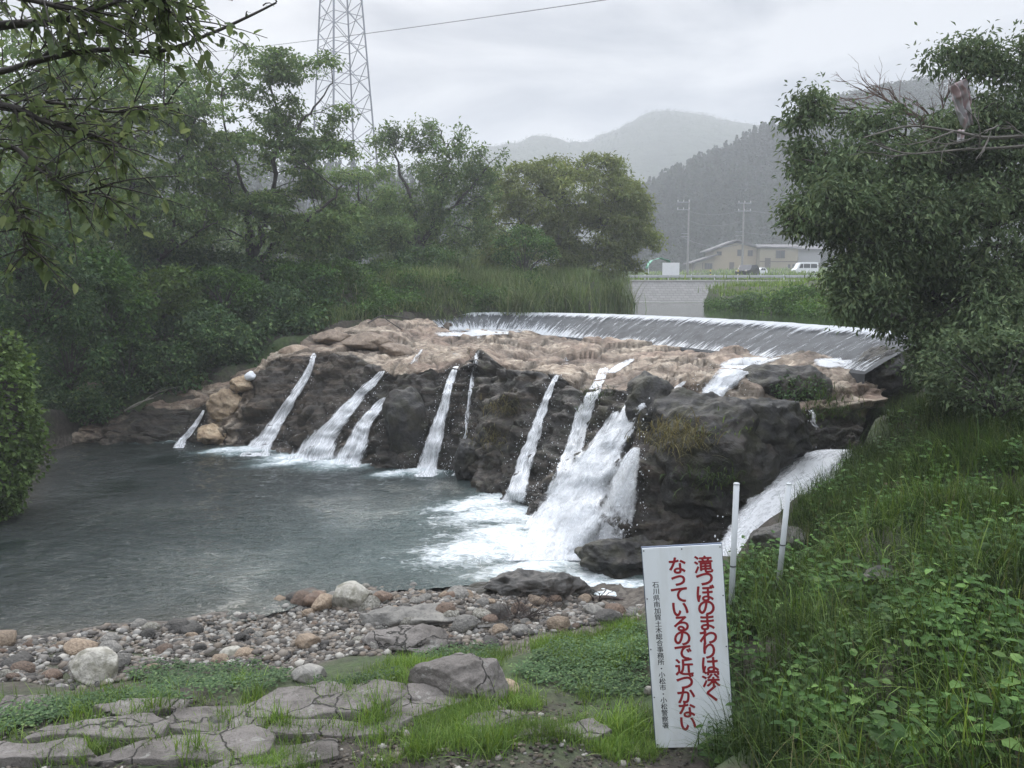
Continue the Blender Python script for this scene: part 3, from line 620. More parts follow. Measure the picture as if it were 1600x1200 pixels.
wat = t.pbr(Base__Color=body, Roughness=.03, IOR=1.42, Normal=t.bump(t.math('MULTIPLY', h, t.ramp(t.nz(p, .42, 3, .5, .5), (.35, .35), (.62, 1.5))), 1.0, .14)); wat.inputs['Specular IOR Level'].default_value = .5
fo = t.pbr(Base__Color=t.ramp(fn, (.35, (.36, .42, .43)), (.6, (.70, .73, .74))), Roughness=.6, Normal=t.bump(fn, .6, .05))
t.done(t.n('MixShader', i0=fmask, i1=wat.outputs[0], i2=fo.outputs[0]))
fc = grid_faces(ny, nx); keep = (inside[fc] < .5).any(1)
struct('pool_water', mesh_np('pool_water', pt, [fc[keep]], {'foam': foam, 'air': np.exp(-(((pt[:, 0] - P(840, 850, z=0.0)[0] + 1.2) / 4.4) ** 2 + ((pt[:, 1] - 14) / 4.0) ** 2)), 'depth': np.clip(-inside / 3.5, 0, 1)}, smooth=True), MATS['pool_water'])
t = NT('river_water'); p = t.pos(); r1 = t.nz(p, 1.2, 3, .5, stretch=(1, .5, 1))
wat = t.pbr(Base__Color=(.035, .045, .028), Roughness=.06, IOR=1.333, Normal=t.bump(r1, .25, .03)); t.done(wat)
bm = bmesh.new(); bm.faces.new([bm.verts.new((x, y, 3.5)) for x, y in ([(-5.5,36),(2,47),(7,73),(45,70),(45,50),(13,45),(13.5,18.5)] + [(P(u, v, z=3.5)[0] + .22, P(u, v, z=3.5)[1] + .22) for u, v in [(1470,523),(1390,517),(1300,510),(1200,503),(1100,497.5),(1000,493),(900,490),(800,488.5),(720,488.5),(640,489.5)]])[::-1]])
bmesh.ops.triangulate(bm, faces=bm.faces); me = bpy.data.meshes.new('river'); bm.normal_update(); bm.to_mesh(me); bm.free()
struct('river', me, MATS['river_water'])

def water_mat(name, lo, hi, sx, sy, tint=(.86, .88, .9), edge=.9, bump=.6, base=0.0, dark=.5):
    """White water: streaks along the flow (UV y), thin or open where the streaks part."""
    t = NT(name); a, b = t.attr('across'), t.attr('along'); vec = t.n('CombineXYZ', i0=a, i1=b, i2=t.attr('seed')).outputs[0]
    s1 = t.n('TexNoise', Vector=t.n('Mapping', Vector=vec, Scale=(sx, sy, 1)).outputs[0], Scale=1, Detail=6, Roughness=.66, Distortion=.5).outputs['Fac']
    s2 = t.n('TexNoise', Vector=t.n('Mapping', Vector=vec, Scale=(sx * 3.2, sy * 5, 1)).outputs[0], Scale=1, Detail=5, Roughness=.65, Distortion=1).outputs['Fac']
    n = t.math('ADD', t.math('MULTIPLY', s1, .6), t.math('MULTIPLY', s2, .4))
    m = t.math('ADD', n, t.math('MULTIPLY_ADD', t.attr('cover'), edge, -edge + base))
    al = t.n('MapRange', i0=m, i1=lo, i2=hi).outputs[0]
    d = t.pbr(Base__Color=t.ramp(n, (.34, tuple(x * dark for x in tint)), (.47, tuple(x * .86 for x in tint)), (.56, tint)), Roughness=.45, Normal=t.bump(n, bump, .06))
    tr = t.n('BsdfTranslucent', Color=tint)
    d2 = t.n('MixShader', i0=.35, i1=d.outputs[0], i2=tr.outputs[0])
    return t.done(t.n('MixShader', i0=al, i1=t.n('BsdfTransparent').outputs[0], i2=d2.outputs[0]))
M_FALL = water_mat('falling_water', .29, .45, 8, .9, (.86, .875, .89))
M_CHUTE = water_mat('chute_water', .20, .40, 5, 2.2, (.93, .94, .95), base=.2, dark=.85, bump=.35)
M_FILM = water_mat('water_film', .46, .66, 5, 2.5, (.74, .76, .78))
M_THIN = water_mat('thin_water', .42, .58, 9, 1.2)
M_RAPID = water_mat('rapid_water', .20, .40, 4, 1.5, (.80, .82, .84), base=.04)
M_SPRAY = NT('spray_water'); M_SPRAY = M_SPRAY.done(M_SPRAY.pbr(Base__Color=(.85, .87, .9), Roughness=.4))
OCT = np.array([[1, 0, 0], [-1, 0, 0], [0, 1, 0], [0, -1, 0], [0, 0, 1], [0, 0, -1]], float)
OF = np.array([[0, 2, 4], [2, 1, 4], [1, 3, 4], [3, 0, 4], [2, 0, 5], [1, 2, 5], [3, 1, 5], [0, 3, 5]])
def drops(C, s, name='spray'):
    n = len(C); v = OCT[None] * (s[:, None] * RNG.uniform(.5, 1.5, (n, 3)))[:, None] ; v[:, :, 2] *= 1.5
    return mesh_np(name, v + C[:, None], [(OF[None] + (np.arange(n) * 6)[:, None, None]).reshape(-1, 3)], smooth=False)
def smooth2(a, k):
    for _ in range(k):
        p = np.pad(a, 1, mode='edge'); a = (p[:-2, 1:-1] + p[2:, 1:-1] + p[1:-1, :-2] + p[1:-1, 2:] + 2 * a) / 6
    return a
fid = [0]
def fall(path, label, mat=None, off=.10, layers=2, spray=120, group='cascades over the ledge', bulge=.08, depth=None, ss=.010):
    """path: (left u, right u, v) from the lip to the pool, laid on the rock that stands there and lifted off it. depth: distances instead of the rock."""
    fid[0] += 1; mat = mat or M_FALL
    if depth is None and path[-1][2] > 680: path = path + [(path[-1][0] - 7, path[-1][1] - 1, path[-1][2] + 11)]
    if mat is M_FALL: path = [((a + b) / 2 - (b - a) * .5 * (1 + .32 * k / len(path)), (a + b) / 2 + (b - a) * .5 * (1 + .32 * k / len(path)), c) for k, (a, b, c) in enumerate(path)]
    pa = spline(np.array(path, float), 70); nu = 26
    uu = pa[:, :1] + (pa[:, 1:2] - pa[:, :1]) * np.linspace(0, 1, nu)[None]; vv_ = np.repeat(pa[:, 2:3], nu, 1)
    R = unit(ray(uu, vv_)); D = np.full(uu.shape, np.nan)
    if depth is not None:
        dd = np.interp(np.linspace(0, 1, 70), np.linspace(0, 1, len(depth)), depth); D = dd[:, None] / R[..., 1]
    else:
        for j in range(70):
            for i in range(nu):
                h = bvh.ray_cast(Vector(CAM), Vector(R[j, i]))
                if h[0] is not None: D[j, i] = (h[0] - Vector(CAM)).length
    flr = (-CAM[2] + .02) / R[..., 2]; flr = np.where(R[..., 2] < 0, flr, 1e9)
    D = np.where(np.isnan(D), np.where(flr < 60, flr, np.nanmedian(D)), D); D = np.minimum(D, flr)
    raw = D; D = smooth2(D, 14); D = np.minimum(D, smooth2(raw, 2) - .02)
    wid = np.abs(pa[:, 1] - pa[:, 0]) / F * D.mean(1); al = np.concatenate([[0], np.cumsum(np.hypot(np.diff(pa[:, :2].mean(1)), np.diff(pa[:, 2])) / F * D.mean(1)[1:])])
    vs, fs, A = [], [], {'across': [], 'along': [], 'cover': [], 'seed': []}; n0 = 0
    x = np.linspace(-1, 1, nu)[None]; tl = np.linspace(0, 1, 70)[:, None]
    for k in range(layers):
        q = CAM + R * (D - (off * (.4 + k * .9) + bulge * (1 - x * x) * np.sin(np.clip(tl, 0, 1) * 2.6)) * (1 - tl ** 7))[..., None]
        if k: q = q + (x * .10 * k * tl ** 3)[..., None] * np.array([.9, -.3, 0])
        f = q.reshape(-1, 3); f = f + ((.04 + .05 * np.repeat(tl.ravel(), nu)) * fbm(f * np.array([5, 5, 3]) + k * 9, 4, 90 + k + fid[0]))[:, None] * np.array([1.1, -1, .2])
        vs.append(f); fs.append(grid_faces(70, nu) + n0); n0 += len(f)
        A['across'].append((x * wid[:, None] / 2 + 7 * k).ravel()); A['along'].append((al[:, None] + 0 * x).ravel())
        cov = np.clip((1 - np.abs(x)) * 1.5, 0, 1) ** .8 * np.clip(tl * 14 + .5, 0, 1) - .16 * k
        A['cover'].append((cov + 0 * x).ravel()); A['seed'].append(np.full(f.shape[0], fid[0] * 3.3 + k * 5.1))
    root = obj('waterfall', mesh_np('waterfall', np.concatenate(vs), [np.concatenate(fs)], {k: np.concatenate(a) for k, a in A.items()}, smooth=True), mat)
    tag(root, label, 'waterfall', group)
    if spray:
        spray = int(spray * 1.7)
        j = (RNG.random(spray) ** .7 * 69).astype(int); i = np.where(RNG.random(spray) < .6, RNG.choice([0, 1, nu - 2, nu - 1], spray), RNG.integers(0, nu, spray))
        c = CAM + R[j, i] * (D[j, i] - off * RNG.uniform(.5, 3.2, spray))[:, None] + RNG.normal(size=(spray, 3)) * np.array([.07, .05, .09]) * (.4 + 1.2 * j / 69)[:, None]
        lobj('spray', drops(c, RNG.uniform(.2, .95, spray) ** 1.7 * ss), M_SPRAY, root)['kind'] = 'stuff'
    return root
fall([(314,322,640),(302,318,657),(286,308,675),(272,297,689)], 'small low fall at the far left end of the ledge', spray=50, bulge=.03)
fall([(486,499,549),(470,494,580),(450,478,610),(428,460,640),(400,444,675),(366,436,702)], 'steep narrow fall just left of the tan slab, second from the left', spray=160)
fall([(592,608,578),(566,600,597),(540,580,620),(505,560,650),(470,542,680),(438,540,709)], 'broad white fall in the left half, upper tongue', spray=200)
fall([(590,622,620),(572,608,636),(548,594,660),(528,586,690),(506,580,719)], 'short white fall joining the broad left fall from its right', spray=140)
fall([(650,672,545),(642,664,556),(634,656,568)], 'small trickle high on the brown ledge above the middle falls', M_THIN, spray=16, group='trickles', bulge=.02)
fall([(704,724,570),(690,716,596),(680,708,630),(664,703,668),(650,698,705),(640,694,734)], 'free middle fall in front of a black hollow', layers=2, spray=240)
fall([(742,756,543),(732,748,580),(726,742,620),(722,736,660),(716,732,700),(700,730,732)], 'thinnest broken fall right of the middle fall', M_THIN, spray=200)
fall([(862,878,584),(846,868,615),(830,858,650),(813,850,690),(796,840,730),(774,834,774)], 'straight narrow fall in the centre with dark rock on both sides', spray=220)
fall([(930,962,572),(914,948,606),(894,934,640),(880,926,676),(866,918,716),(850,905,760)], 'double fall left of and behind the largest white fall', M_FALL, spray=120)
fall([(950,975,640),(920,964,680),(892,950,715),(856,930,760),(806,905,815)], 'side stream that feeds the big white fan', M_FALL, spray=160)
fall([(1005,1036,586),(972,1028,620),(948,1012,655),(900,996,700),(852,988,745),(806,980,795),(752,975,866)], 'largest white fall, spreading to a foaming fan', M_RAPID, layers=3, spray=520, bulge=.2, ss=.012)
fall([(986,1003,698),(958,1008,725),(938,1010,760),(924,1008,800),(908,998,845),(890,990,890)], 'white spout bursting from the left side of the huge mossy boulder', M_RAPID, layers=3, spray=130, bulge=.15, depth=[13.9,13.85,13.8,13.75,13.6,13.3], ss=.012)
fall([(1058,1085,595),(1040,1070,612),(1040,1062,632),(1043,1055,650)], 'little white trickle above the dark upright rock', M_THIN, spray=30, group='trickles', bulge=.03)
fall([(1110,1200,570),(1098,1175,590),(1085,1150,612),(1090,1130,628)], 'white rush on the upper shelf behind the huge mossy boulder', M_RAPID, spray=70, bulge=.05)
fall([(1275,1345,702),(1230,1345,712),(1185,1335,740),(1150,1290,780),(1122,1225,830),(1100,1175,880),(1080,1160,925)], 'turbulent white chute between the huge mossy boulder and the grassy bank', M_CHUTE, layers=3, spray=130, bulge=.12, depth=[14.9,14.7,14.2,13.6,13.0,12.5,12.0], ss=.016)
fall([(1258,1275,640),(1262,1278,652),(1272,1284,668)], 'tiny white trickle right of the huge mossy boulder', M_THIN, spray=10, group='trickles', depth=[15.3,15.0,14.8], bulge=.02)
# shallow white water that runs over the flat rock below the weir
def rapids(path, nm, mat):
    pa = spline(np.array(path, float), 50); nu = 40
    uu = pa[:, :1] + (pa[:, 1:2] - pa[:, :1]) * np.linspace(0, 1, nu)[None]; vv_ = np.repeat(pa[:, 2:3], nu, 1); R = unit(ray(uu, vv_)); q = np.zeros(uu.shape + (3,))
    D = np.array([[(lambda h: (h[0] - Vector(CAM)).length if h[0] is not None else np.nan)(bvh.ray_cast(Vector(CAM), Vector(R[j, i]))) for i in range(nu)] for j in range(50)])
    D = np.where(np.isnan(D), np.nanmedian(D), D); D = smooth2(D, 3); q = CAM + R * D[..., None] + np.array([0, 0, .03])
    x = np.linspace(-1, 1, nu)[None] + 0 * D; tl = np.linspace(0, 1, 50)[:, None] + 0 * D
    cov = np.clip((1 - np.abs(x)) * 1.6, 0, 1) * np.clip(tl * 3, 0, 1) * np.clip((1 - tl) * 3, 0, 1) - .12 + .35 * fbm(q.reshape(-1, 3) * np.array([.8, 2, 1]), 3, 5).reshape(D.shape)
    struct(nm, mesh_np(nm, q, [grid_faces(50, nu)], {'across': q[..., 0].ravel() * .6, 'along': q[..., 1].ravel() * .6, 'cover': cov.ravel(), 'seed': np.zeros(D.size)}, smooth=True), mat)
rapids([(1140,1330,552),(1110,1260,562),(1095,1220,572),(1090,1190,582)], 'shallow_water', M_RAPID)
rapids([(665,900,512),(640,880,520),(640,760,530)], 'shallow_water', M_RAPID)
rapids([(1230,1390,556),(1240,1400,568),(1260,1390,582)], 'shallow_water', M_RAPID)
for pth in ([(730,775,512),(738,764,528),(744,760,544)], [(885,945,543),(872,905,562),(862,880,586)], [(1060,1150,552),(1040,1085,568),(1008,1038,587)], [(510,580,516),(496,530,532),(486,502,550)], [(605,665,526),(598,630,550),(592,610,578)], [(690,735,545),(698,730,558),(704,726,571)]): rapids(pth, 'shallow_water', M_FILM)
rapids([(985,1010,556),(950,985,575),(930,960,592)], 'shallow_water', M_RAPID)

# ------------------------------------------------------------------ weir
CR = np.array([P(u, v, z=3.5) for u, v in [(640,489.5),(720,488.5),(800,488.5),(900,490),(1000,493),(1100,497.5),(1200,503),(1300,510),(1390,517),(1470,523)]])
FT = np.array([P(u, v, d=d) for u, v, d in [(640,513,31.4),(720,517,30.9),(800,521,30.3),(900,530,29.2),(1000,545,27.0),(1100,550,24.5),(1200,552,22),(1300,553,19.8),(1390,554,18.2),(1470,556,17)]])
tg_ = unit(np.gradient(CR, axis=0)); dn_ = np.stack([tg_[:, 1], -tg_[:, 0], 0 * tg_[:, 0]], -1); dn_ *= np.where(dn_[:, 1:2] > 0, -1, 1)
FT = CR + dn_ * 1.7; FT[:, 2] = np.interp(np.arange(len(CR)), [0, 4, 9], [2.85, 2.6, 2.75])
n = 240; c = spline(CR, n); f = spline(FT, n); m = 22
tt = np.linspace(0, 1, m)[None, :, None]
back = c + (c - f) * np.array([.22, .22, 0]); prof = c[:, None] * (1 - tt) + f[:, None] * tt
prof[..., 2] = c[:, None, 2] + (f - c)[:, None, 2] * (np.linspace(0, 1, m) ** 1.35)[None]
body = np.concatenate([back[:, None] - [0, 0, 1.2], back[:, None] - [0, 0, .05], prof - [0, 0, .05], f[:, None] - [0, 0, .8]], 1)
t = NT('wet_concrete'); p = t.pos(); nn_ = t.nz(p, 3, 5); t.done(t.pbr(Base__Color=t.ramp(nn_, (.3, (.028, .03, .033)), (.7, (.065, .07, .075))), Roughness=.8, Normal=t.bump(nn_, .3, .03)))
we = obj('weir', mesh_np('weir', body, [grid_faces(n, m + 3)], smooth=False), MATS['wet_concrete']); tag(we, 'long low concrete weir across the river, water sliding down its face', 'weir')
sheet = prof + np.array([0, 0, .02]); nv_ = m
sheet = sheet.reshape(-1, 3); sheet[:, 2] += .012 * fbm(sheet * 3, 2, 4)
aw = np.repeat(np.concatenate([[0], np.cumsum(np.linalg.norm(np.diff(c, axis=0), axis=1))]), nv_); al = np.tile(np.linspace(0, 2, nv_), n)
left = 1 - np.clip((aw - 6) / 5, 0, 1); tl = np.tile(np.linspace(0, 1, nv_), n)
cov = .455 + .36 * np.exp(-((tl - .02) / .2) ** 2) + left * .16 * sstep(.3, 1, tl) + .14 * sstep(.75, 1, tl)
wm = water_mat('weir_water', .42, .57, 6.5, .7, (.66, .69, .72), edge=.9, base=.37)
lobj('water_sheet', mesh_np('water_sheet', sheet, [grid_faces(n, nv_)], {'across': aw, 'along': al, 'cover': cov, 'seed': 0 * aw}, smooth=True), wm, we)
# ------------------------------------------------------------------ leaves, trees, plants
def leaf_quads(C, A, Nn, Ls, Ws, droop=.0, fine=False):
    """One leaf each: base C, axis A, rough normal Nn. fine: six-sided leaf folded along its rib."""
    S = unit(np.cross(A, Nn)); U = np.cross(S, A); Ls = Ls[:, None]; Ws = Ws[:, None]
    tip = C + A * Ls - U * Ls * droop
    if not fine:
        m = C + A * Ls * .45
        v = np.stack([C, m + S * Ws * .5 + U * Ls * .06, tip, m - S * Ws * .5 + U * Ls * .06], 1); n = len(C)
        return v.reshape(-1, 3), [np.arange(n * 4).reshape(n, 4)], 4
    a = C + A * Ls * .28 - U * Ls * droop * .15; b = C + A * Ls * .68 - U * Ls * droop * .5
    v = np.stack([C, a + S * Ws * .46 + U * Ws * .14, b + S * Ws * .40 + U * Ws * .12, tip, b - S * Ws * .40 + U * Ws * .12, a - S * Ws * .46 + U * Ws * .14, C + A * Ls * .5 - U * Ls * droop * .25], 1); n = len(C)
    k = np.arange(n)[:, None] * 7
    return v.reshape(-1, 3), [np.concatenate([k + [0, 6, 2, 1], k + [6, 3, 2, 2][:4] if False else k + [0, 5, 4, 6]]), np.concatenate([k + [6, 3, 2], k + [6, 4, 3]])], 7
class Foliage:
    def __init__(s): s.v = []; s.f3 = []; s.f4 = []; s.r = []; s.n = 0
    def add(s, v, fs, k, rnd):
        for f in fs: (s.f4 if f.shape[1] == 4 else s.f3).append(f + s.n)
        s.v.append(v); s.n += len(v); s.r.append(np.repeat(rnd, k))
    def clumps(s, C, R, nper, L, W, flat=.6, droop=.15, out=.6, down=.1, fine=False, sd=.25):
        """nper leaves round each clump centre C (radius R)."""
        n = len(C) * nper; c = np.repeat(C, nper, 0); r = np.repeat(np.broadcast_to(R, (len(C),)), nper)
        q = RNG.normal(size=(n, 3)) * .46; q[:, 2] *= flat
        pos = c + q * r[:, None]
        A = unit(q * out + rv(n) * .8 + np.array([0, 0, -down])); Nn = unit(rv(n) * .75 + [0, 0, 1.0])
        sc = RNG.uniform(1 - sd, 1 + sd, n)
        v, f, k = leaf_quads(pos, A, Nn, L * sc, W * sc, droop, fine)
        s.add(v, f, k, np.clip(RNG.random(n) * .75 + np.repeat(RNG.random(len(C)) * .25, nper), 0, 1))
    def blades(s, B, H, W, lean, curve, seg=3, az=None):
        """Grass blades from B, height H, width W; lean is the start tilt, curve the bend of the tip."""
        n = len(B); az = RNG.uniform(0, 2 * math.pi, n) if az is None else az; d = np.stack([np.cos(az), np.sin(az), 0 * az], -1); S = np.stack([-d[:, 1], d[:, 0], 0 * az], -1)
        rows = []; p = B.copy(); th = lean.copy()
        for k in range(seg + 1):
            wd = W * (1 - (k / seg) ** 1.6) + W * .04
            rows += [p - S * wd[:, None] / 2, p + S * wd[:, None] / 2]
            p = p + (d * np.sin(th)[:, None] + np.array([0, 0, 1]) * np.cos(th)[:, None]) * (H / seg)[:, None]; th = th + curve / seg
        m = 2 * (seg + 1); v = np.stack(rows, 1).reshape(-1, 3); k = np.arange(n)[:, None] * m
        f = np.concatenate([k + [2 * j, 2 * j + 1, 2 * j + 3, 2 * j + 2] for j in range(seg)])
        s.add(v, [f], m, RNG.random(n))
    def mesh(s, name):
        fs = []
        if s.f4: fs.append(np.concatenate(s.f4))
        if s.f3: fs.append(np.concatenate(s.f3))
        return mesh_np(name, np.concatenate(s.v), fs, {'rnd': np.concatenate(s.r)}, smooth=False)
def ellipsoid(n, c, r, seed=0, gap=-.25, shell=.35, gs=1.0):
    c = np.asarray(c, float); r = np.asarray(r, float); o = np.zeros((0, 3))
    while len(o) < n:
        d = rv(n * 2) * (RNG.uniform(shell, 1, (n * 2, 1)) ** .6); q = c + d * r
        o = np.vstack([o, q[vn(q * gs + seed, seed) > gap]])
    return o[:n]
def lobe(u, v, ru, rvv, d, rd=None):
    p = P(u, v, d=d); k = d / F; return (p, (ru * k, rd if rd else ru * k * .8, rvv * k))
def limb(pts, r0, r1, n=10):
    q = spline(np.array(pts, float), n * (len(pts) - 1) // 2 + 4); return q, np.linspace(r0, r1, len(q)) 
DENS = 1.0
def tree(name, label, base, limbs, lobes, leaf, barkm, group=None, cat='tree', clump=.45, nper=60, L=.10, W=.05, flat=.4, seed=1, gap=-.25, twig=.014, gs=.9, fine=False, down=.15, shell=.35, sag=.12):
    base = np.asarray(base, float); root = empty(name, base, label, cat, group)
    mb = MB(); tw = MB(); pts = []; rad = []
    for l, r0, r1 in limbs:
        q, r = limb(l, r0, r1); q[1:-1] += .5 * r0 * RNG.normal(size=(len(q) - 2, 3)); mb.tube(q - base, r, 8, cap=False); pts.append(q); rad.append(r)
    pts = np.concatenate(pts); fo = Foliage()
    for (c, r), n in lobes:
        C = ellipsoid(int(n * DENS), c, r, seed, gap, shell, gs)
        h2 = RNG.random(len(C)) < .45
        fo.clumps(C[h2] - base, clump * RNG.uniform(.6, 1.0, h2.sum()), int(nper * .8), L * 1.25, W * 1.25, flat, down=down, fine=fine); fo.clumps(C[~h2] - base, clump * RNG.uniform(.8, 1.35, (~h2).sum()), nper, L * .9, W * .9, flat, down=down, fine=fine)
        node = pts
        for q in C:
            dd = np.linalg.norm(node - q, axis=1) + np.clip(node[:, 2] - q[2], 0, None) * 1.2; a = node[np.argmin(dd)]; m = (a + q) / 2 + [0, 0, sag * np.linalg.norm(q - a)] + RNG.normal(size=3) * .06
            tw.tube(spline([a - base, m - base, q - base], 5), np.linspace(twig * (1 + .5 * np.linalg.norm(q - a)), twig * .4, 5), 4, cap=False)
            node = np.vstack([node, m[None]]) if len(node) < 900 else node
    lobj('trunk', mb.mesh('trunk', True), barkm, root); lobj('branches', tw.mesh('branches'), barkm, root); lobj('crown', fo.mesh('crown'), leaf, root)
    return root

# --- cherry trees on the left bank
DENS = 1.45
d = 33; b = on_ground(395, 418)
tree('cherry_tree', 'spreading tree with layered leaf pads and a forked dark trunk, central on the left bank', P(395,425,d=d),
     [([P(393,425,d=d),P(390,385,d=d),P(384,335,d=d-.3),P(376,280,d=d-.8)],.20,.06), ([P(398,420,d=d),P(405,370,d=d+.4),P(425,300,d=d+.8),P(432,200,d=d+1),P(420,110,d=d+1)],.18,.03),
      ([P(400,415,d=d),P(430,385,d=d-.3),P(480,345,d=d-.8),P(535,290,d=d-1)],.13,.03), ([P(386,330,d=d),P(340,270,d=d),P(290,200,d=d)],.09,.02), ([P(428,240,d=d),P(480,180,d=d),P(520,130,d=d)],.07,.02), ([P(376,280,d=d-.8),P(350,200,d=d-1),P(345,120,d=d-1)],.06,.02)],
     [(lobe(380,118,85,38,d),46),(lobe(475,105,60,30,d),26),(lobe(340,185,105,40,d),60),(lobe(480,190,75,42,d),46),(lobe(400,255,140,45,d),90),(lobe(500,255,55,45,d),36),(lobe(300,300,95,55,d),60),(lobe(470,325,95,45,d),80),(lobe(395,345,130,45,d),80),(lobe(480,370,70,35,d),40)],
     M_LEAF, M_BARK, 'trees on the left bank', clump=.46, nper=50, L=.16, W=.08, flat=.34, seed=3, gap=-.12)
d = 30
tree('cherry_tree', 'tree with two crossing slanted trunks left of the central bank tree', P(232,432,d=d),
     [([P(228,432,d=d),P(215,400,d=d),P(205,340,d=d),P(200,260,d=d),P(185,180,d=d)],.16,.04), ([P(240,430,d=d),P(262,385,d=d+.3),P(272,330,d=d+.5),P(285,250,d=d+.8),P(310,160,d=d+1)],.14,.03), ([P(205,340,d=d),P(165,280,d=d),P(140,220,d=d)],.07,.02), ([P(250,405,d=d),P(300,370,d=d-.5),P(340,345,d=d-.8)],.05,.02)],
     [(lobe(200,110,85,40,d),40),(lobe(260,165,80,38,d),44),(lobe(160,215,85,40,d),44),(lobe(250,255,75,45,d),40),(lobe(180,320,80,50,d),46),(lobe(270,345,75,45,d),50),(lobe(180,385,50,35,d),30)],
     M_LEAF, M_BARK, 'trees on the left bank', clump=.44, nper=48, L=.155, W=.078, flat=.34, seed=5, gap=-.1)
d = 24
tree('cherry_tree', 'dark tree with an upright trunk near the left edge of the picture', P(98,430,d=d),
     [([P(98,430,d=d),P(104,360,d=d),P(115,300,d=d),P(140,230,d=d),P(150,150,d=d)],.15,.04), ([P(108,330,d=d),P(70,260,d=d),P(30,200,d=d)],.08,.02), ([P(120,285,d=d),P(180,240,d=d),P(240,200,d=d)],.07,.02)],
     [(lobe(60,110,100,55,d),44),(lobe(150,130,80,45,d),40),(lobe(40,220,90,55,d),50),(lobe(130,240,80,45,d),34),(lobe(20,330,80,70,d),50),(lobe(150,320,60,35,d),16)],
     M_LEAF, M_BARK, 'trees on the left bank', clump=.40, nper=48, L=.14, W=.07, flat=.36, seed=7, gap=-.12)
d = 43
tree('bushy_tree', 'airy tree with an open top in the middle distance, right of the pylon', P(655,412,d=d),
     [([P(655,412,d=d),P(652,370,d=d),P(640,300,d=d),P(615,240,d=d)],.2,.04), ([P(658,400,d=d),P(680,340,d=d),P(700,260,d=d),P(690,205,d=d)],.16,.03), ([P(650,385,d=d),P(600,345,d=d),P(570,300,d=d)],.1,.03), ([P(675,350,d=d),P(730,300,d=d),P(765,255,d=d)],.09,.03)],
     [(lobe(605,225,26,30,d),20),(lobe(660,215,30,28,d),16),(lobe(700,220,30,30,d),20),(lobe(755,255,36,26,d),24),(lobe(640,290,95,55,d),100),(lobe(720,300,65,45,d),60),(lobe(620,350,85,45,d),80),(lobe(705,360,70,40,d),60)],
     M_LEAF, M_BARK, 'trees on the left bank', clump=.42, nper=42, L=.19, W=.085, flat=.95, seed=9, gap=-.1)
d = 48
tree('rounded_tree', 'broad rounded yellow-green tree beside the river upstream', P(905,432,d=d),
     [([P(905,432,d=d),P(900,395,d=d),P(885,330,d=d),P(880,280,d=d)],.22,.05), ([P(908,425,d=d),P(940,370,d=d),P(960,310,d=d)],.16,.04), ([P(900,415,d=d),P(840,370,d=d),P(800,320,d=d)],.14,.04), ([P(915,425,d=d),P(970,400,d=d),P(1005,370,d=d)],.1,.03)],
     [(lobe(815,285,60,28,d),60),(lobe(880,264,45,18,d),34),(lobe(935,264,42,20,d),36),(lobe(885,308,120,42,d),170),(lobe(965,325,50,48,d),90),(lobe(830,345,92,48,d),130),(lobe(930,365,90,48,d),140),(lobe(990,385,42,36,d),50),(lobe(840,398,90,32,d),100),(lobe(930,408,80,26,d),70)],
     M_LEAF2, M_BARK, 'trees on the left bank', clump=.5, nper=46, L=.21, W=.085, flat=.45, seed=11, gap=-.3, shell=.6, gs=.8)
d = 40
tree('bushy_tree', 'dense bushy tree filling the gap behind the central bank tree', P(560,405,d=d), [([P(560,405,d=d),P(555,360,d=d),P(560,300,d=d)],.15,.04), ([P(558,380,d=d),P(520,340,d=d),P(500,300,d=d)],.09,.03)],
     [(lobe(560,310,60,50,d),60),(lobe(520,350,75,40,d),60),(lobe(590,370,70,35,d),60)], M_LEAF, M_BARK, 'trees on the left bank', clump=.6, nper=75, L=.15, W=.075, flat=.5, seed=13, gap=-.05)
d = 38
tree('bushy_tree', 'dark bushy tree at the very left behind the upright trunk', P(40,425,d=d), [([P(40,425,d=d),P(45,360,d=d),P(50,280,d=d)],.15,.04), ([P(44,370,d=d),P(150,330,d=d),P(190,300,d=d)],.09,.03)],
     [(lobe(40,310,110,90,d),130),(lobe(170,340,70,60,d),60)], M_LEAF, M_BARK, 'trees on the left bank', clump=.7, nper=70, L=.16, W=.08, flat=.5, seed=14, gap=-.15)

d = 58
for u, v, ru, rvv, lb in ((480,372,80,40,'distant leafy tree seen under the central tree crown'),(330,365,90,40,'distant leafy tree seen between the central tree and its left neighbour'),(160,360,90,45,'distant leafy tree behind the two crossing trunks'),(640,385,60,28,'distant leafy tree behind the foot of the airy tree'),(760,385,60,32,'distant leafy tree between the airy tree and the rounded tree')):
    tree('bushy_tree', lb, P(u,418,d=d), [([P(u,418,d=d),P(u,v,d=d),P(u-10,v-rvv*.6,d=d)],.16,.04)], [(lobe(u,v,ru,rvv,d),70),(lobe(u+20,v+20,ru,rvv*.6,d),40)], M_LEAF, M_BARK, 'distant trees', clump=.6, nper=50, L=.2, W=.11, flat=.7, seed=int(u), gap=-.4)
DENS = 1.25
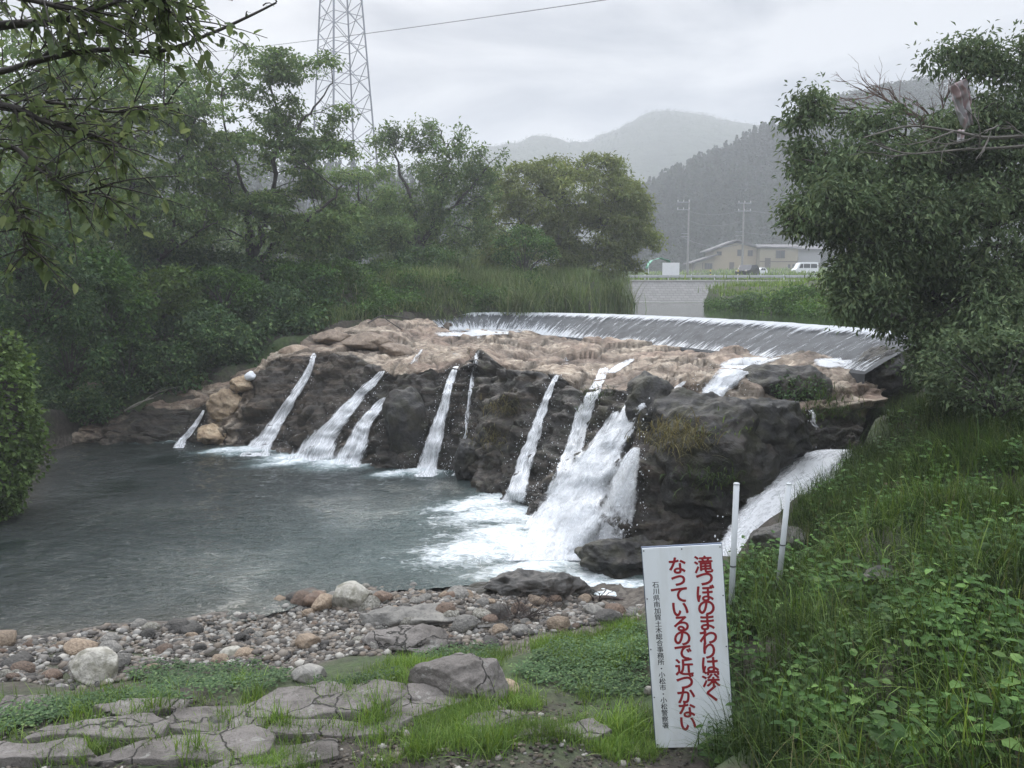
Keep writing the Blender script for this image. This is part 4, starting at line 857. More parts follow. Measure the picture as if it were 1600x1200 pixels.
# --- the big evergreen on the right and what hangs in it
d = 14.5; bb = P(1500, 640, d=d)
tree('evergreen_tree', 'huge dark evergreen tree leaning over the right bank', bb,
     [([bb,P(1495,560,d=d),P(1480,430,d=d+.3),P(1450,300,d=d+.5),P(1430,210,d=d+.5)],.26,.06), ([P(1490,520,d=d),P(1420,430,d=d-.3),P(1330,370,d=d-.8),P(1250,330,d=d-1)],.12,.03), ([P(1485,470,d=d),P(1560,350,d=d),P(1590,180,d=d)],.14,.04),
      ([P(1492,540,d=d),P(1420,500,d=d-.8),P(1340,470,d=d-1.4)],.09,.02), ([P(1470,380,d=d),P(1490,250,d=d),P(1510,130,d=d)],.09,.02), ([P(1500,580,d=d),P(1560,560,d=d-1),P(1620,540,d=d-1.5)],.1,.03)],
     [(lobe(1298,322,78,46,d-.8),95),(lobe(1270,250,40,30,d),14),(lobe(1360,265,110,45,d),90),(lobe(1470,230,110,50,d+.4),90),(lobe(1590,240,70,90,d),80),(lobe(1405,355,100,75,d-.6),150),(lobe(1540,370,110,100,d-.3),170),(lobe(1365,440,62,56,d-1),70),
      (lobe(1470,470,100,62,d-.8),140),(lobe(1560,520,90,80,d-1),130),(lobe(1372,470,52,22,d-1.2),30),(lobe(1490,95,32,24,d),12),(lobe(1525,90,30,24,d),12),(lobe(1595,120,40,60,d),34),(lobe(1560,190,70,50,d),50),(lobe(1290,160,40,18,d),10),(lobe(1255,180,26,20,d),8),(lobe(1380,190,60,20,d),14),(lobe(1500,560,70,45,d-1),60)],
     M_DARK, M_BARK, clump=.33, nper=62, L=.105, W=.042, flat=.7, seed=17, gap=-.3, down=.5, shell=.55, gs=1.3)
def spray_branch(mb, p0, dirv, length, r, depth, spread=.5):
    p0 = np.asarray(p0, float); dirv = unit(np.asarray(dirv, float)); k = 5; pts = [p0]; dd = dirv
    for i in range(k): dd = unit(dd + RNG.normal(size=3) * .13); pts.append(pts[-1] + dd * length / k)
    mb.tube(spline(pts, 9), np.linspace(r, r * .35, 9), 5, cap=False)
    if depth:
        for i in range(RNG.integers(3, 6)):
            q = pts[RNG.integers(1, k + 1)]; spray_branch(mb, q, unit(dirv + RNG.normal(size=3) * np.array([spread, .3, spread])), length * RNG.uniform(.4, .65), r * .5, depth - 1, spread)
mb = MB(); o0 = P(1425,170,d=15)
for e, ln in (((1285,160),1),((1310,135),1),((1350,140),.8)): spray_branch(mb, P(1440,185,d=15), P(*e, d=15) - P(1440,185,d=15), np.linalg.norm(P(*e, d=15) - P(1440,185,d=15)) * .68, .026, 3, .30)
for e in ((1415,120),(1455,115),(1390,145)): spray_branch(mb, P(1475,215,d=15), P(*e, d=15) - P(1475,215,d=15), np.linalg.norm(P(*e, d=15) - P(1475,215,d=15)) * .55, .024, 3, .35)
mb.tube(spline([P(1490,330,d=14.8), P(1475,260,d=15), P(1475,215,d=15)], 8), np.linspace(.045, .03, 8), 6); mb.tube(spline([P(1475,260,d=15), P(1450,215,d=15), P(1440,185,d=15)], 8), np.linspace(.04, .03, 8), 6)
tag(obj('dead_tree', mb.mesh('dead_tree'), M_DEADBARK), 'bare reddish dead branches reaching above the top of the evergreen', 'dead tree')
mb = MB(); d = 9.5
A = spline([P(1640,205,d=d), P(1600,212,d=d), P(1540,215,d=d), P(1490,205,d=d), P(1420,197,d=d), P(1350,215,d=d-.2)], 24); mb.tube(A, np.linspace(.028, .008, 24), 6)
A2 = spline([P(1640,222,d=d), P(1580,230,d=d), P(1500,234,d=d), P(1420,240,d=d-.1), P(1365,225,d=d-.2)], 20); mb.tube(A2, np.linspace(.022, .006, 20), 6)
for p0, e in (((1545,215),(1525,260)),((1490,205),(1425,232)),((1440,200),(1432,175)),((1600,212),(1560,196)),((1560,196),(1525,215)),((1470,237),(1505,245)),((1420,240),(1360,258)),((1530,232),(1530,180)),((1400,236),(1350,215)),((1525,213),(1445,225))):
    spray_branch(mb, P(*p0, d=d), P(*e, d=d - .1) - P(*p0, d=d), np.linalg.norm(P(*e, d=d) - P(*p0, d=d)), .012, 1, .4)
tag(obj('bare_branch', mb.mesh('bare_branch'), bark('grey_bark', (.06, .055, .048), (.17, .155, .135))), 'pale leafless forked branch hanging across the evergreen from the right edge', 'branch')
# plastic sheet caught in the tree
n = 26; p0 = P(1505,162,d=13.6); a, bq = np.meshgrid(np.linspace(-1, 1, n), np.linspace(-1, 1, n)); a = a.ravel(); bq = bq.ravel()
q = np.stack([.15 * a * (.75 + .25 * bq) + .13 * -bq + .02 * np.sin(bq * 3 + a), .045 * np.sin(a * 9 + bq * 1.5) + .03 * vn(np.c_[a * 3, bq * 2, a * 0], 3), .32 * bq + .06 * a + .05 * np.sin(a * 7) * (bq < -.6)], -1) * np.array([1, 1, 1]); q[:, 0] *= 1; q += .02 * vn(np.c_[a * 5, bq * 5, 0 * a], 8)[:, None]
t = NT('pink_plastic'); c = t.ramp(t.nz(t.obc(), 7, 3, .5, .3, stretch=(1, 1, .4)), (.42, (.40, .29, .285)), (.55, (.46, .45, .46)))
bs = t.pbr(Base__Color=c, Roughness=.3); t.done(t.n('MixShader', i0=.3, i1=bs.outputs[0], i2=t.n('BsdfTranslucent', Color=c).outputs[0]))
me = mesh_np('plastic_sheet', q, [grid_faces(n, n)], smooth=True); o = obj('plastic_sheet', me, MATS['pink_plastic'], loc=p0); tag(o, 'torn pinkish plastic sheet caught high in the evergreen', 'plastic sheet')
sm = o.modifiers.new('s', 'SOLIDIFY'); sm.thickness = .004
n = 14; a, bq = np.meshgrid(np.linspace(-1, 1, n), np.linspace(-1, 1, n)); a = a.ravel(); bq = bq.ravel()
q = np.stack([.05 * a, .02 * np.sin(a * 4), .09 * bq], -1) + .015 * vn(np.c_[a * 3, bq * 3, 0 * a], 4)[:, None]
o = obj('plastic_scrap', mesh_np('plastic_scrap', q, [grid_faces(n, n)], smooth=True), MATS['pink_plastic'], loc=P(1501,212,d=13.4)); tag(o, 'small scrap of pink plastic on a twig below the torn sheet', 'plastic scrap'); sm = o.modifiers.new('s', 'SOLIDIFY'); sm.thickness = .003

# --- the near tree whose boughs hang into the top left corner
mb = MB(); fo = Foliage(); base = np.array([-4.6, 2.6, 1.5]); tips = []
BR = [([(-160,60,3.2),(0,40,3.1),(110,30,3.1),(190,0,3.1)],.022), ([(-160,140,3.4),(0,112,3.3),(60,95,3.2),(150,78,3.2),(250,80,3.2),(330,52,3.3),(390,25,3.3),(432,4,3.3)],.014), ([(-160,180,3.0),(0,165,3.0),(70,190,3.0),(140,210,3.0),(190,225,3.0)],.016), ([(-160,140,3.6),(0,150,3.5),(80,160,3.5),(180,175,3.5),(270,160,3.6)],.014),
      ([(-160,240,3.1),(0,225,3.1),(60,265,3.0),(110,300,3.0),(170,290,3.0)],.012), ([(-160,330,3.3),(0,300,3.2),(30,340,3.1),(40,400,3.1)],.010), ([(-160,-30,2.8),(0,-10,2.8),(140,15,2.8),(220,-20,2.8)],.014), ([(-160,230,3.8),(0,200,3.8),(120,180,3.9),(210,205,3.9)],.010), ([(60,95,3.2),(120,55,3.2),(230,40,3.2),(300,25,3.2)],.008), ([(200,-60,3.0),(230,-20,3.0),(262,8,3.0)],.008)]
for bl, r in BR:
    q = spline([P(a, b_, d=c) for a, b_, c in bl], 40); mb.tube(q - base, np.linspace(r, r * .25, 40), 6, cap=False)
    for j in range(6, 40):
        bare = bl[-1][0] == 432
        if bare and j > 26:
            if j % 3: continue
        for k in range(1 if bare else (1 + (j % 3 == 0))):
            s0 = q[j] + RNG.normal(size=3) * .01; ln = RNG.uniform(.02, .05) if bare and j > 20 else RNG.uniform(.08, .30)
            e = s0 + unit(RNG.normal(size=3) + (q[min(j + 1, 39)] - q[j - 1]) * 25 + [0, 0, -.25]) * ln; m = (s0 + e) / 2 + [0, 0, .01]
            mb.tube(spline([s0 - base, m - base, e - base], 4), [.0035, .003, .002, .0015], 3, cap=False); tips.append((s0, e, 2 if bare and j > 20 else 6))
for s0, e, nl in tips:
    n = nl; t_ = RNG.uniform(.15, 1, n)[:, None]; C = s0 + (e - s0) * t_ - base
    A = unit(unit(e - s0) * .8 + rv(n) * .9 + np.array([0, 0, -.22])); sc = RNG.uniform(.6, 1.15, n) * (.35 if n == 2 else 1)
    v, f, k = leaf_quads(C, A, unit(rv(n) * .6 + [0, 0, 1]), .047 * sc, .026 * sc, .15, True); fo.add(v, f, k, RNG.random(n))
# the bole stands outside the picture on the left
q = spline([(-4.6, 2.6, 1.3), (-4.5, 2.7, 2.6), (-4.2, 2.9, 4.0), (-4.0, 3.0, 5.4), (-3.9, 3.1, 6.6)], 20); mb.tube(q - base, np.linspace(.16, .07, 20), 10)
for bl, r in BR[:8]:
    e = P(*bl[0][:2], d=bl[0][2]); mb.tube(spline([q[min(19, 8 + int((e[2] - 3.5) * 3)) if e[2] > 3.5 else 8] - base, (q[10] + e) / 2 - base + [0, 0, .1], e - base], 8), np.linspace(r * 2, r, 8), 6, cap=False)
rt = empty('cherry_tree', base, 'near tree whose leafy boughs overhang the top left corner', 'tree'); lobj('trunk', mb.mesh('trunk', True), M_BARK, rt); lobj('crown', fo.mesh('crown'), M_NEAR, rt)

# --- vine-covered bush at the left edge
fo = Foliage(); c = P(-45, 668, d=15.8); n = 4200; dd = rv(n); q = dd * np.array([1.02, 1.2, 2.0]) * (1 + .26 * fbm(dd * 3.1, 4, 5) + .08 * np.abs(RNG.normal(size=n)) * (RNG.random(n) < .3))[:, None]
fo.clumps(q, .10, 4, .085, .075, .7, out=1.2, down=.35)
v, f, k = leaf_quads(q, unit(dd + rv(n) * .5 + [0, 0, -.5]), unit(dd + rv(n) * .4), np.full(n, .10), np.full(n, .09), .2); fo.add(v, f, k, RNG.random(n))
rt = empty('vine_covered_bush', c, 'rounded bush wrapped in bright green vines at the left edge of the pool', 'bush'); lobj('foliage', fo.mesh('foliage'), M_VINE, rt)
v_ = rock_mesh('stems', 91, (.8, .95, 1.75), sub=4, rough=.2, facets=2); lobj('stems', v_, M_BARK, rt)

# --- thicket on the left bank and other ground cover
def px_ground(poly, n):
    """n points of the ground seen inside a polygon of the photograph, spread evenly over the ground."""
    g = np.array([on_ground(u, v)[:2] for u, v in poly]); return g
def scatter(poly, n, keep=None):
    q = in_poly(np.array(poly, float), n)
    if keep is not None: q = q[keep(q)]
    return np.c_[q, height(q[:, 0], q[:, 1])]
bank = [(-13.9,24.7),(-11.5,25.2),(-9.5,26.0),(-8.2,27.8),(-6.9,29.8),(-6.8,32.2),(-9,33),(-11,33),(-16,31.5),(-22,30),(-24,24),(-19,21),(-15.6,20.5),(-13.9,22.6)]
fo = Foliage(); q = scatter(bank, 2100)
hh = np.clip(.45 + 1.3 * fbm(q * .55, 3, 8), .05, 1.7) * np.clip((q[:, 2] - .1) / 1.2, .25, 1); far = q[:, 1] > 34
for lv, nn2 in ((.25, 8), (.6, 14), (1.0, 24)): fo.clumps(q + np.c_[RNG.normal(size=(len(q), 2)) * .18, hh * lv], .36, nn2, .16, .10, .75, out=.9, down=.2)
stuff('undergrowth', fo.mesh('undergrowth'), M_BUSH, 'dense green thicket covering the left bank', 'undergrowth')
def bush(u, v, d, r, label, mat=M_BUSH, n=60, L=.13, W=.08, group=None, clump=.3, nper=26, name='bush', up=0.0, **kw):
    b = P(u, v, d=d); r = np.asarray(r); fo = Foliage(); C = ellipsoid(n, (0, 0, r[2] * .9 + up), r, int(u), -.3, .6, 1.5); fo.clumps(C, clump * RNG.uniform(.7, 1.2, len(C)), nper, L, W, .6, out=.8, **kw)
    mb = MB()
    for q in C[::3]: mb.tube(spline([(0, 0, -.15), q * [.35, .35, .5], q], 5), np.linspace(.02, .004, 5), 4, cap=False)
    rt = empty(name, b, label, 'bush', group); lobj('stems', mb.mesh('stems'), M_BARK, rt); lobj('foliage', fo.mesh('foliage'), mat, rt); return rt
bush(255, 490, 26.8, (1.1,.8,.85), 'pale-topped leafy bush on the left bank below the two crossing trunks', n=90, mat=M_VINE, L=.15, W=.10)
bush(60, 520, 22, (1.6,1.2,1.3), 'large dark bush above the vine-covered bush at the left', n=150)
bush(110, 600, 23, (1.1,1.0,1.3), 'overhanging bush at the water edge of the left bank', n=110)
bush(175, 545, 25, (1.1,1.0,1.3), 'bulging bush halfway up the left bank, right of the overhanging one', n=110, mat=M_WEED, L=.16, W=.1)
bush(330, 560, 26.5, (1.0,.9,.9), 'bush on the left bank above the small low fall', n=90)
bush(420, 500, 29.5, (1.2,.9,.7), 'broad low bush on the bank directly above the second fall', n=90)
bush(140, 655, 24.6, (.9,.6,.5), 'low bush covering the soil at the far left waterline', n=70)
bush(30, 430, 21, (1.3,1.0,1.2), 'bush in front of the upright trunk near the left edge', n=110)
bush(820, 430, 40, (1.5,1.2,1.2), 'arching leafy shrub with pale plumes at the river bank left of the rounded tree', n=110, mat=M_WEED, L=.16)
bush(655, 425, 39, (1.2,1.0,.6), 'low shrub at the foot of the airy tree', n=60)
bush(545, 412, 37, (1.0,.9,.7), 'dark shrub on the plateau between the central tree and the airy tree', n=60)
bush(120, 470, 24, (1.5,1.0,1.0), 'broad bush with large pale leaves on the left bank above the overhanging bush', n=120, L=.17, W=.11, mat=M_WEED)
bush(350, 490, 29, (1.4,.9,.8), 'spreading bush under the central tree', n=110, L=.15, mat=M_WEED)
bush(270, 600, 25.6, (.9,.7,.7), 'bush hanging over the reddish rocks at the left waterline', n=80)
bush(200, 610, 25.2, (.9,.7,.9), 'dark bush hanging over the left waterline beside the fallen branch', n=90)
bush(480, 465, 31.5, (1.3,.9,.7), 'low bush on the bank above the left end of the ledge', n=90, mat=M_WEED, L=.15)
bush(1185, 487, 37.5, (1.3,.8,.45), 'dark shrub at the waterline of the far grassy bank', n=60, L=.14)
bush(1250, 487, 33, (1.2,.8,.5), 'leafy shrub leaning over the river under the evergreen', n=70, mat=M_WEED, L=.14)
bush(1245, 625, 16.2, (.55,.4,.24), 'small green bush on the low dark rock above the chute', n=40, L=.08, W=.04, clump=.16)
bush(1505, 605, 13.5, (1.3,1.0,.6), 'dark bush under the evergreen at the head of the chute', mat=M_DARK, n=110, L=.09, W=.045, clump=.24)
bush(1560, 640, 12.0, (1.1,1.0,.7), 'dark bush under the evergreen at the right edge', mat=M_DARK, n=110, L=.09, W=.045, clump=.24)
# tall grass, reeds
def grass(name, label, pts, H, W, mat, lean=.35, curve=.9, tuft=5, spread=.06, seg=3, kind='stuff', az=None):
    n = len(pts) * tuft; B = np.repeat(pts, tuft, 0) + np.c_[RNG.normal(size=(n, 2)) * spread, np.zeros(n) - .02]; fo = Foliage()
    h = np.repeat(np.broadcast_to(H, (len(pts),)), tuft) * RNG.uniform(.55, 1.2, n)
    fo.blades(B, h, W * RNG.uniform(.6, 1.3, n), np.abs(RNG.normal(size=n)) * lean, np.abs(RNG.normal(size=n)) * curve + .15, seg, az)
    return fo.mesh(name)
q = scatter([(-9.5,32.6),(-7.4,29.6),(-5.4,31.4),(-3.8,33.5),(-1.1,35.1),(1.0,36.9),(2.0,38.4),(-1,41),(-4,40),(-8,36)], 3600)
fo = Foliage(); qs = q[(fbm(q * .5 + 3, 3, 66) > .0)][:900]
for lv, nn2 in ((.15, 10), (.5, 14)): fo.clumps(qs + np.c_[RNG.normal(size=(len(qs), 2)) * .1, np.full(len(qs), lv)], .3, nn2, .14, .085, .7, out=.9, down=.2)
stuff('slope_weeds', fo.mesh('slope_weeds'), M_WEED, 'leafy weeds mixed in the grass slope above the ledge', 'weeds')
stuff('slope_grass', grass('slope_grass', '', q, .62, .032, M_REED, tuft=6, spread=.16, curve=1.3), M_REED, 'pale green grass slope between the trees and the ledge', 'grass')
q = scatter([(-4,38.5),(-1.6,35.6),(1.6,38.2),(4.5,43),(6.4,49),(8.6,58),(4,58),(0,44)], 2200)
stuff('tall_grass', grass('tall_grass', '', q, .9, .030, M_REED, tuft=5, spread=.15), M_REED, 'tall grass on the upstream left bank', 'grass')
q = scatter([(-12,32.5),(-6,33.5),(-3.5,37),(-1,42),(-4,50),(-20,50),(-24,36)], 3600)
stuff('meadow_grass', grass('meadow_grass', '', q, .40, .028, M_LAWN, tuft=5, spread=.15), M_LAWN, 'bright meadow grass between the trunks on the plateau', 'grass')
q = scatter([(10.9,26),(11.0,38),(10.9,46.5),(14,52.5),(38,59),(60,55),(60,40),(26,24),(14,20)], 8000)
stuff('riverside_grass', grass('riverside_grass', '', q, .45, .035, M_LAWN, tuft=5, spread=.22), M_LAWN, 'bright grass on the far right river bank', 'grass')
q = scatter([(-30,71),(9,72),(26,72),(60,70),(60,110),(90,180),(-60,180)], 7000)
stuff('field_grass', grass('field_grass', '', q, .8, .16, M_LAWN, tuft=4, spread=.6), M_LAWN, 'grass of the fields around the houses', 'grass')
def clump_thing(name, u, v, d, n, H, W, mat, label, cat, lean=.5, curve=1.2, spread=.12, group=None, z=None, az=None):
    b = P(u, v, d=d); pts = np.c_[RNG.normal(size=(n, 2)) * spread, np.zeros(n)]; fo = Foliage()
    fo.blades(pts, H * RNG.uniform(.5, 1.1, n), W * RNG.uniform(.6, 1.3, n), np.abs(RNG.normal(size=n)) * lean, np.abs(RNG.normal(size=n)) * curve + .2, 4, az)
    return tag(obj(name, fo.mesh(name), mat, loc=b), label, cat, group)
fo = Foliage(); q = np.vstack([np.c_[np.interp(np.linspace(0, 1, 260), [0, .4, .75, 1], x_), np.linspace(24, 52, 260)] for x_ in ([10.75, 10.6, 10.5, 13.4], [11.2, 11.0, 10.9, 13.8])]); q = np.c_[q + RNG.normal(size=q.shape) * .15, np.full(len(q), 3.55)]
for lv, nn2 in ((.0, 12), (.25, 14)): fo.clumps(q[RNG.random(len(q)) < .7] + [0, 0, lv], .30, nn2, .15, .06, .9, out=.9, down=.3)
stuff('riverside_weeds', fo.mesh('riverside_weeds'), M_WEED, 'weeds hanging over the waterline of the far right river bank', 'weeds')
clump_thing('reed_clump', 815, 492, 35.5, 420, 2.1, .035, M_REED, 'drooping reed clump with yellowed blades by the weir', 'reeds', .4, 1.3, .45)
clump_thing('reed_clump', 890, 488, 38.0, 420, 2.1, .035, M_REED, 'upright green reed clump in the middle of the upstream bank', 'reeds', .3, .9, .5)
clump_thing('reed_clump', 955, 485, 41.0, 360, 2.2, .035, M_REED, 'last reed clump before the open river, next to the concrete bank', 'reeds', .3, .9, .5)
clump_thing('reed_clump', 770, 478, 37.5, 260, 1.8, .035, M_REED, 'reed clump left of the drooping yellowed one', 'reeds', .35, 1., .5)
# tufts that hang on the cliffs
for u, v, dd_, n, H, mt, lb in ((800,640,18.6,220,.55,M_DRY,'hanging dry grass on the dark cliff left of the straight central fall'),(775,690,18.5,140,.45,M_DRY,'lower hanging grass tuft on the dark central cliff'),(940,622,16.0,90,.4,M_GRASS,'green grass tuft beside the thin double fall'),
                            (1060,690,13.1,260,.55,M_DRY,'brownish grass hanging on the left face of the huge mossy boulder'),(1040,672,13.6,90,.45,M_DRY,'few pale grass blades on the edge of the upright dark rock'),(1125,672,13.0,40,.16,M_LAWN,'small yellow-green plant growing on the face of the huge mossy boulder'),
                            (300,600,25.6,160,.6,M_REED,'pale drooping grass tuft at the bottom of the left bank'),(290,560,26,120,.6,M_REED,'pale drooping grass tuft above another on the left bank'),(1290,640,14.6,200,.4,M_GRASS,'grass tuft hanging over the chute under the evergreen'),(1110,750,12.9,160,.35,M_GRASS,'mossy green grass low on the huge mossy boulder')):
    h = on_ledge(u, v); b = P(u, v, d=dd_)
    if h is not None and h.y < dd_ + 2.5 and u < 1000: b = np.array(h)
    pts = np.c_[RNG.normal(size=n) * .28, RNG.normal(size=n) * .06, RNG.normal(size=n) * .12]; fo = Foliage()
    fo.blades(pts, H * RNG.uniform(.4, 1.1, n), .012 * RNG.uniform(.6, 1.3, n), np.abs(RNG.normal(size=n)) * .5 + .3, RNG.uniform(.8, 2.2, n), 4, az=RNG.normal(size=n) * .8 - math.pi / 2)
    tag(obj('grass_tuft', fo.mesh('grass_tuft'), mt, loc=b), lb, 'grass tuft', 'tufts on the rocks')

# --- the near right bank: long grass, broad leaves
rb = [(1.75,7.0),(2.0,8.6),(2.45,9.7),(3.5,11.0),(4.5,12.2),(5.6,13.2),(7.0,14.8),(9.5,16.5),(14,15),(12,8),(7,4),(3.5,2.6),(1.6,4.6)]
q = scatter(rb, 13000); dn = fbm(q * .9, 3, 33); q1 = np.vstack([q[dn > -.4], scatter([(3.8,11.6),(4.8,12.9),(6.2,14.6),(8.5,16),(10,13),(6.5,10)], 2500)]); azd = -2.6
stuff('long_grass', grass('long_grass', '', q1, np.clip(.42 + .3 * fbm(q1 * .8, 2, 4), .15, .8), .010, M_GRASS, lean=.45, curve=1.1, tuft=7, spread=.07, seg=4, az=RNG.normal(size=len(q1) * 7) * 1.3 + azd), M_GRASS, 'long arching grass on the right bank', 'grass')
qd = scatter(rb, 900); stuff('dry_stems', grass('dry_stems', '', qd, .55, .006, M_DRY, lean=.55, curve=.9, tuft=3, spread=.08, seg=4), M_DRY, 'dry brownish stems among the bank grass', 'dry stems')
q2 = scatter([(2.0,6.5),(2.6,9.0),(5.5,11.5),(8,9),(7,6),(4.5,3.0),(1.7,4.6)], 2200)
stuff('long_grass_blades', grass('long_grass_blades', '', q2, .62, .011, M_BLADE, lean=.5, curve=1.4, tuft=3, spread=.08, seg=5, az=RNG.normal(size=len(q2) * 3) * 1.2 + azd), M_BLADE, 'single bright blades rising over the right bank', 'grass')
def leafy(pts, stem, nl, Lf, Wf, fo, mb=None, tilt=.5):
    for p_ in pts:
        hgt = stem * RNG.uniform(.5, 1.2); tip = p_ + np.array([RNG.normal() * .12 * hgt * 3, RNG.normal() * .12 * hgt * 3 - .1 * hgt, hgt]); n = nl
        tt_ = np.linspace(.3, 1, n)[:, None]; C = p_ + (tip - p_) * tt_; a = np.arange(n) * 2.4 + RNG.uniform(0, 6); A = unit(np.stack([np.cos(a), np.sin(a), np.full(n, .25) + RNG.normal(size=n) * .2], -1))
        sc = RNG.uniform(.55, 1.15, n) * np.linspace(1.1, .6, n)
        v, f, k = leaf_quads(C + A * .02, A, unit(rv(n) * .35 + [0, -.25, 1]), Lf * sc, Wf * sc, .3, True); fo.add(v, f, k, np.clip(RNG.random(n) * .7 + RNG.random() * .3, 0, 1))
        if mb is not None: mb.tube(np.array([p_ - [0, 0, .03], (p_ + tip) / 2 + [.01, 0, 0], tip]), [.004, .003, .002], 4, cap=False)
q = scatter(rb, 6200); q = q[(fbm(q * .8 + 5, 3, 44) > -.12)]; fo = Foliage(); k_ = len(q) // 3; leafy(q[:k_], .26, 9, .070, .036, fo); leafy(q[k_:2 * k_], .34, 8, .105, .062, fo); leafy(q[2 * k_:], .42, 7, .13, .085, fo)
stuff('weeds', fo.mesh('weeds'), M_WEED, 'broad-leaved weeds between the grass on the right bank', 'weeds')
for u, v, n, st, Lf, lb in ((1530,770,9,.42,.095,'leafy plant with pale upright shoots at the right edge, below the evergreen'),(1570,690,7,.42,.10,'tall bright leafy shoot at the right edge above the other one'),(1400,910,9,.28,.10,'patch of broad pale leaves beside the dark rock hollow'),(1450,850,9,.3,.09,'light green leafy plant in the middle of the right bank'),
                            (1520,960,8,.3,.11,'big-leaved plant low at the right edge'),(1330,1010,10,.26,.11,'spreading plant with large lobed leaves right of the sign'),(1430,1060,10,.26,.10,'plant with drooping pale leaves at the lower right'),(1250,900,8,.25,.07,'leafy plant at the foot of the second white pole'),(1160,940,6,.22,.06,'small leafy plant behind the sign post')):
    c = on_ground(u, v); pts = c * 0 + np.c_[RNG.normal(size=(n, 2)) * .22, np.zeros(n)]; pts[:, 2] = height(pts[:, 0] + c[0], pts[:, 1] + c[1]) - c[2]
    fo = Foliage(); mb = MB(); leafy(pts, st, 9, Lf, Lf * .62, fo, mb); rt = empty('leafy_plant', c, lb, 'plant'); lobj('stems', mb.mesh('stems'), M_WEED, rt); lobj('leaves', fo.mesh('leaves'), M_WEED if n % 2 else M_VINE, rt)
# foreground: bright tufts among the slabs, leafy cover between gravel and slabs
def gpoly(px): return [tuple(on_ground(u, v)[:2]) for u, v in px]
q = np.vstack([scatter(gpoly([(560,1200),(600,1150),(660,1120),(830,1100),(1000,1090),(1030,1180),(1000,1200)]), 1500, lambda q: fbm(np.c_[q * 1.8, q[:, :1] * 0], 2, 12) > -.12),
               scatter(gpoly([(0,1200),(40,1170),(300,1180),(560,1160),(560,1200)]), 420, lambda q: fbm(np.c_[q * 2.2, q[:, :1] * 0], 2, 13) > .05), scatter(gpoly([(560,1060),(700,1020),(820,1010),(700,1090),(560,1075)]), 420), scatter(gpoly([(830,1010),(1000,965),(1010,1030),(850,1040)]), 700)])
stuff('short_grass', grass('short_grass', '', q, .15, .007, M_LAWN, lean=.4, curve=.9, tuft=12, spread=.06), M_LAWN, 'bright short grass between the slabs', 'grass')
q = np.vstack([scatter(gpoly([(1040,1195),(1200,1175),(1350,1195),(1350,1230),(1000,1215)]), 500), scatter(gpoly([(1150,1180),(1150,1000),(1260,1000),(1300,1180)]), 500)])
q = scatter(gpoly([(0,1200),(0,1100),(250,1075),(450,1060),(640,1055),(1000,1050),(1020,1200)]), 900, lambda q: fbm(np.c_[q * 2.6, q[:, :1] * 0], 3, 19) > -.02)
stuff('thin_grass', grass('thin_grass', '', q, .09, .005, M_GRASS, lean=.5, curve=1.0, tuft=9, spread=.04), M_GRASS, 'thin dull grass growing between the slabs', 'grass')
stuff('verge_grass', grass('verge_grass', '', q, .22, .008, M_LAWN, lean=.45, curve=1.1, tuft=10, spread=.06), M_LAWN, 'grass at the foot of the sign', 'grass')
fo = Foliage()
for poly, n in (([(200,1060),(230,1042),(420,1040),(460,1060),(430,1085),(330,1090),(260,1080)],420), ([(0,1155),(0,1110),(110,1100),(250,1085),(300,1100),(150,1112)],380), ([(640,1030),(700,1018),(780,1015),(760,1040)],150), ([(800,1055),(860,1015),(1005,980),(1015,1085),(900,1085)],900), ([(470,1075),(620,1060),(600,1075)],100)):
    leafy(scatter(gpoly(poly), n), .11, 6, .055, .032, fo)
stuff('ground_cover', fo.mesh('ground_cover'), M_BUSH, 'low dark leafy plants between the gravel and the slabs', 'ground cover')
for u, v, s, lb in ((240,1115,1.0,'small bright grass tuft on the left slabs'),(433,1138,1.1,'bright grass tuft between the front slabs'),(592,1128,1.5,'tall bright grass tuft left of the humped rock foot'),(300,1183,1.2,'bright grass tuft at the bottom edge, front left'),(400,1095,.9,'grass tuft left of the lens-shaped slab'),(120,1120,.8,'thin grass tuft near the long dark slab'),(970,1150,1.6,'thick bright grass tuft left of the sign'),(770,1175,1.4,'thick bright grass tuft at the bottom centre'),(660,1180,1.2,'bright grass tuft left of the bottom centre one')):
    c = on_ground(u, v); n = int(110 * s); fo = Foliage(); pts = np.c_[RNG.normal(size=(n, 2)) * .065 * s, np.zeros(n) - .01]
    fo.blades(pts, .26 * s * RNG.uniform(.5, 1.1, n), .009 * RNG.uniform(.7, 1.3, n), np.abs(RNG.normal(size=n)) * .45, RNG.uniform(.3, 1.5, n), 4); tag(obj('grass_tuft', fo.mesh('grass_tuft'), M_LAWN, loc=c), lb, 'grass tuft', 'tufts on the slabs')
# dead brush and driftwood on the bar
mb = MB(); c = on_ground(815, 968)
for k in range(34): spray_branch(mb, c + RNG.normal(size=3) * [.10, .06, .02] - [.05, 0, 0], RNG.normal(size=3) * [1, .6, .5] + [-.1, 0, .75], RNG.uniform(.18, .42), .006, 2, .7)
for e in ((880,975),(905,985),(870,950),(850,945)): spray_branch(mb, c, P(*e, d=c[1] - .1) - c, .55, .012, 1, .3)
mb_me = mb.mesh('brushwood'); tag(obj('brushwood', mb_me, bark('dead_wood', (.03, .022, .02), (.09, .07, .06))), 'tangled heap of dead dark brushwood on the gravel near the sign', 'brushwood')
mb = MB(); c = on_ground(935, 940)
for k in range(5): spray_branch(mb, c + [RNG.normal() * .05, 0, 0], RNG.normal(size=3) * [.6, .4, .3] + [0, 0, .8], RNG.uniform(.1, .25), .012, 1, .6)
mb.tube(spline([c + [-.1, 0, .03], c + [.1, .05, .05], c + [.35, .02, .02]], 8), np.linspace(.035, .02, 8), 7)
tag(obj('driftwood', mb.mesh('driftwood'), MATS['dead_wood']), 'small rusty brown driftwood piece at the foam edge left of the sign', 'driftwood')
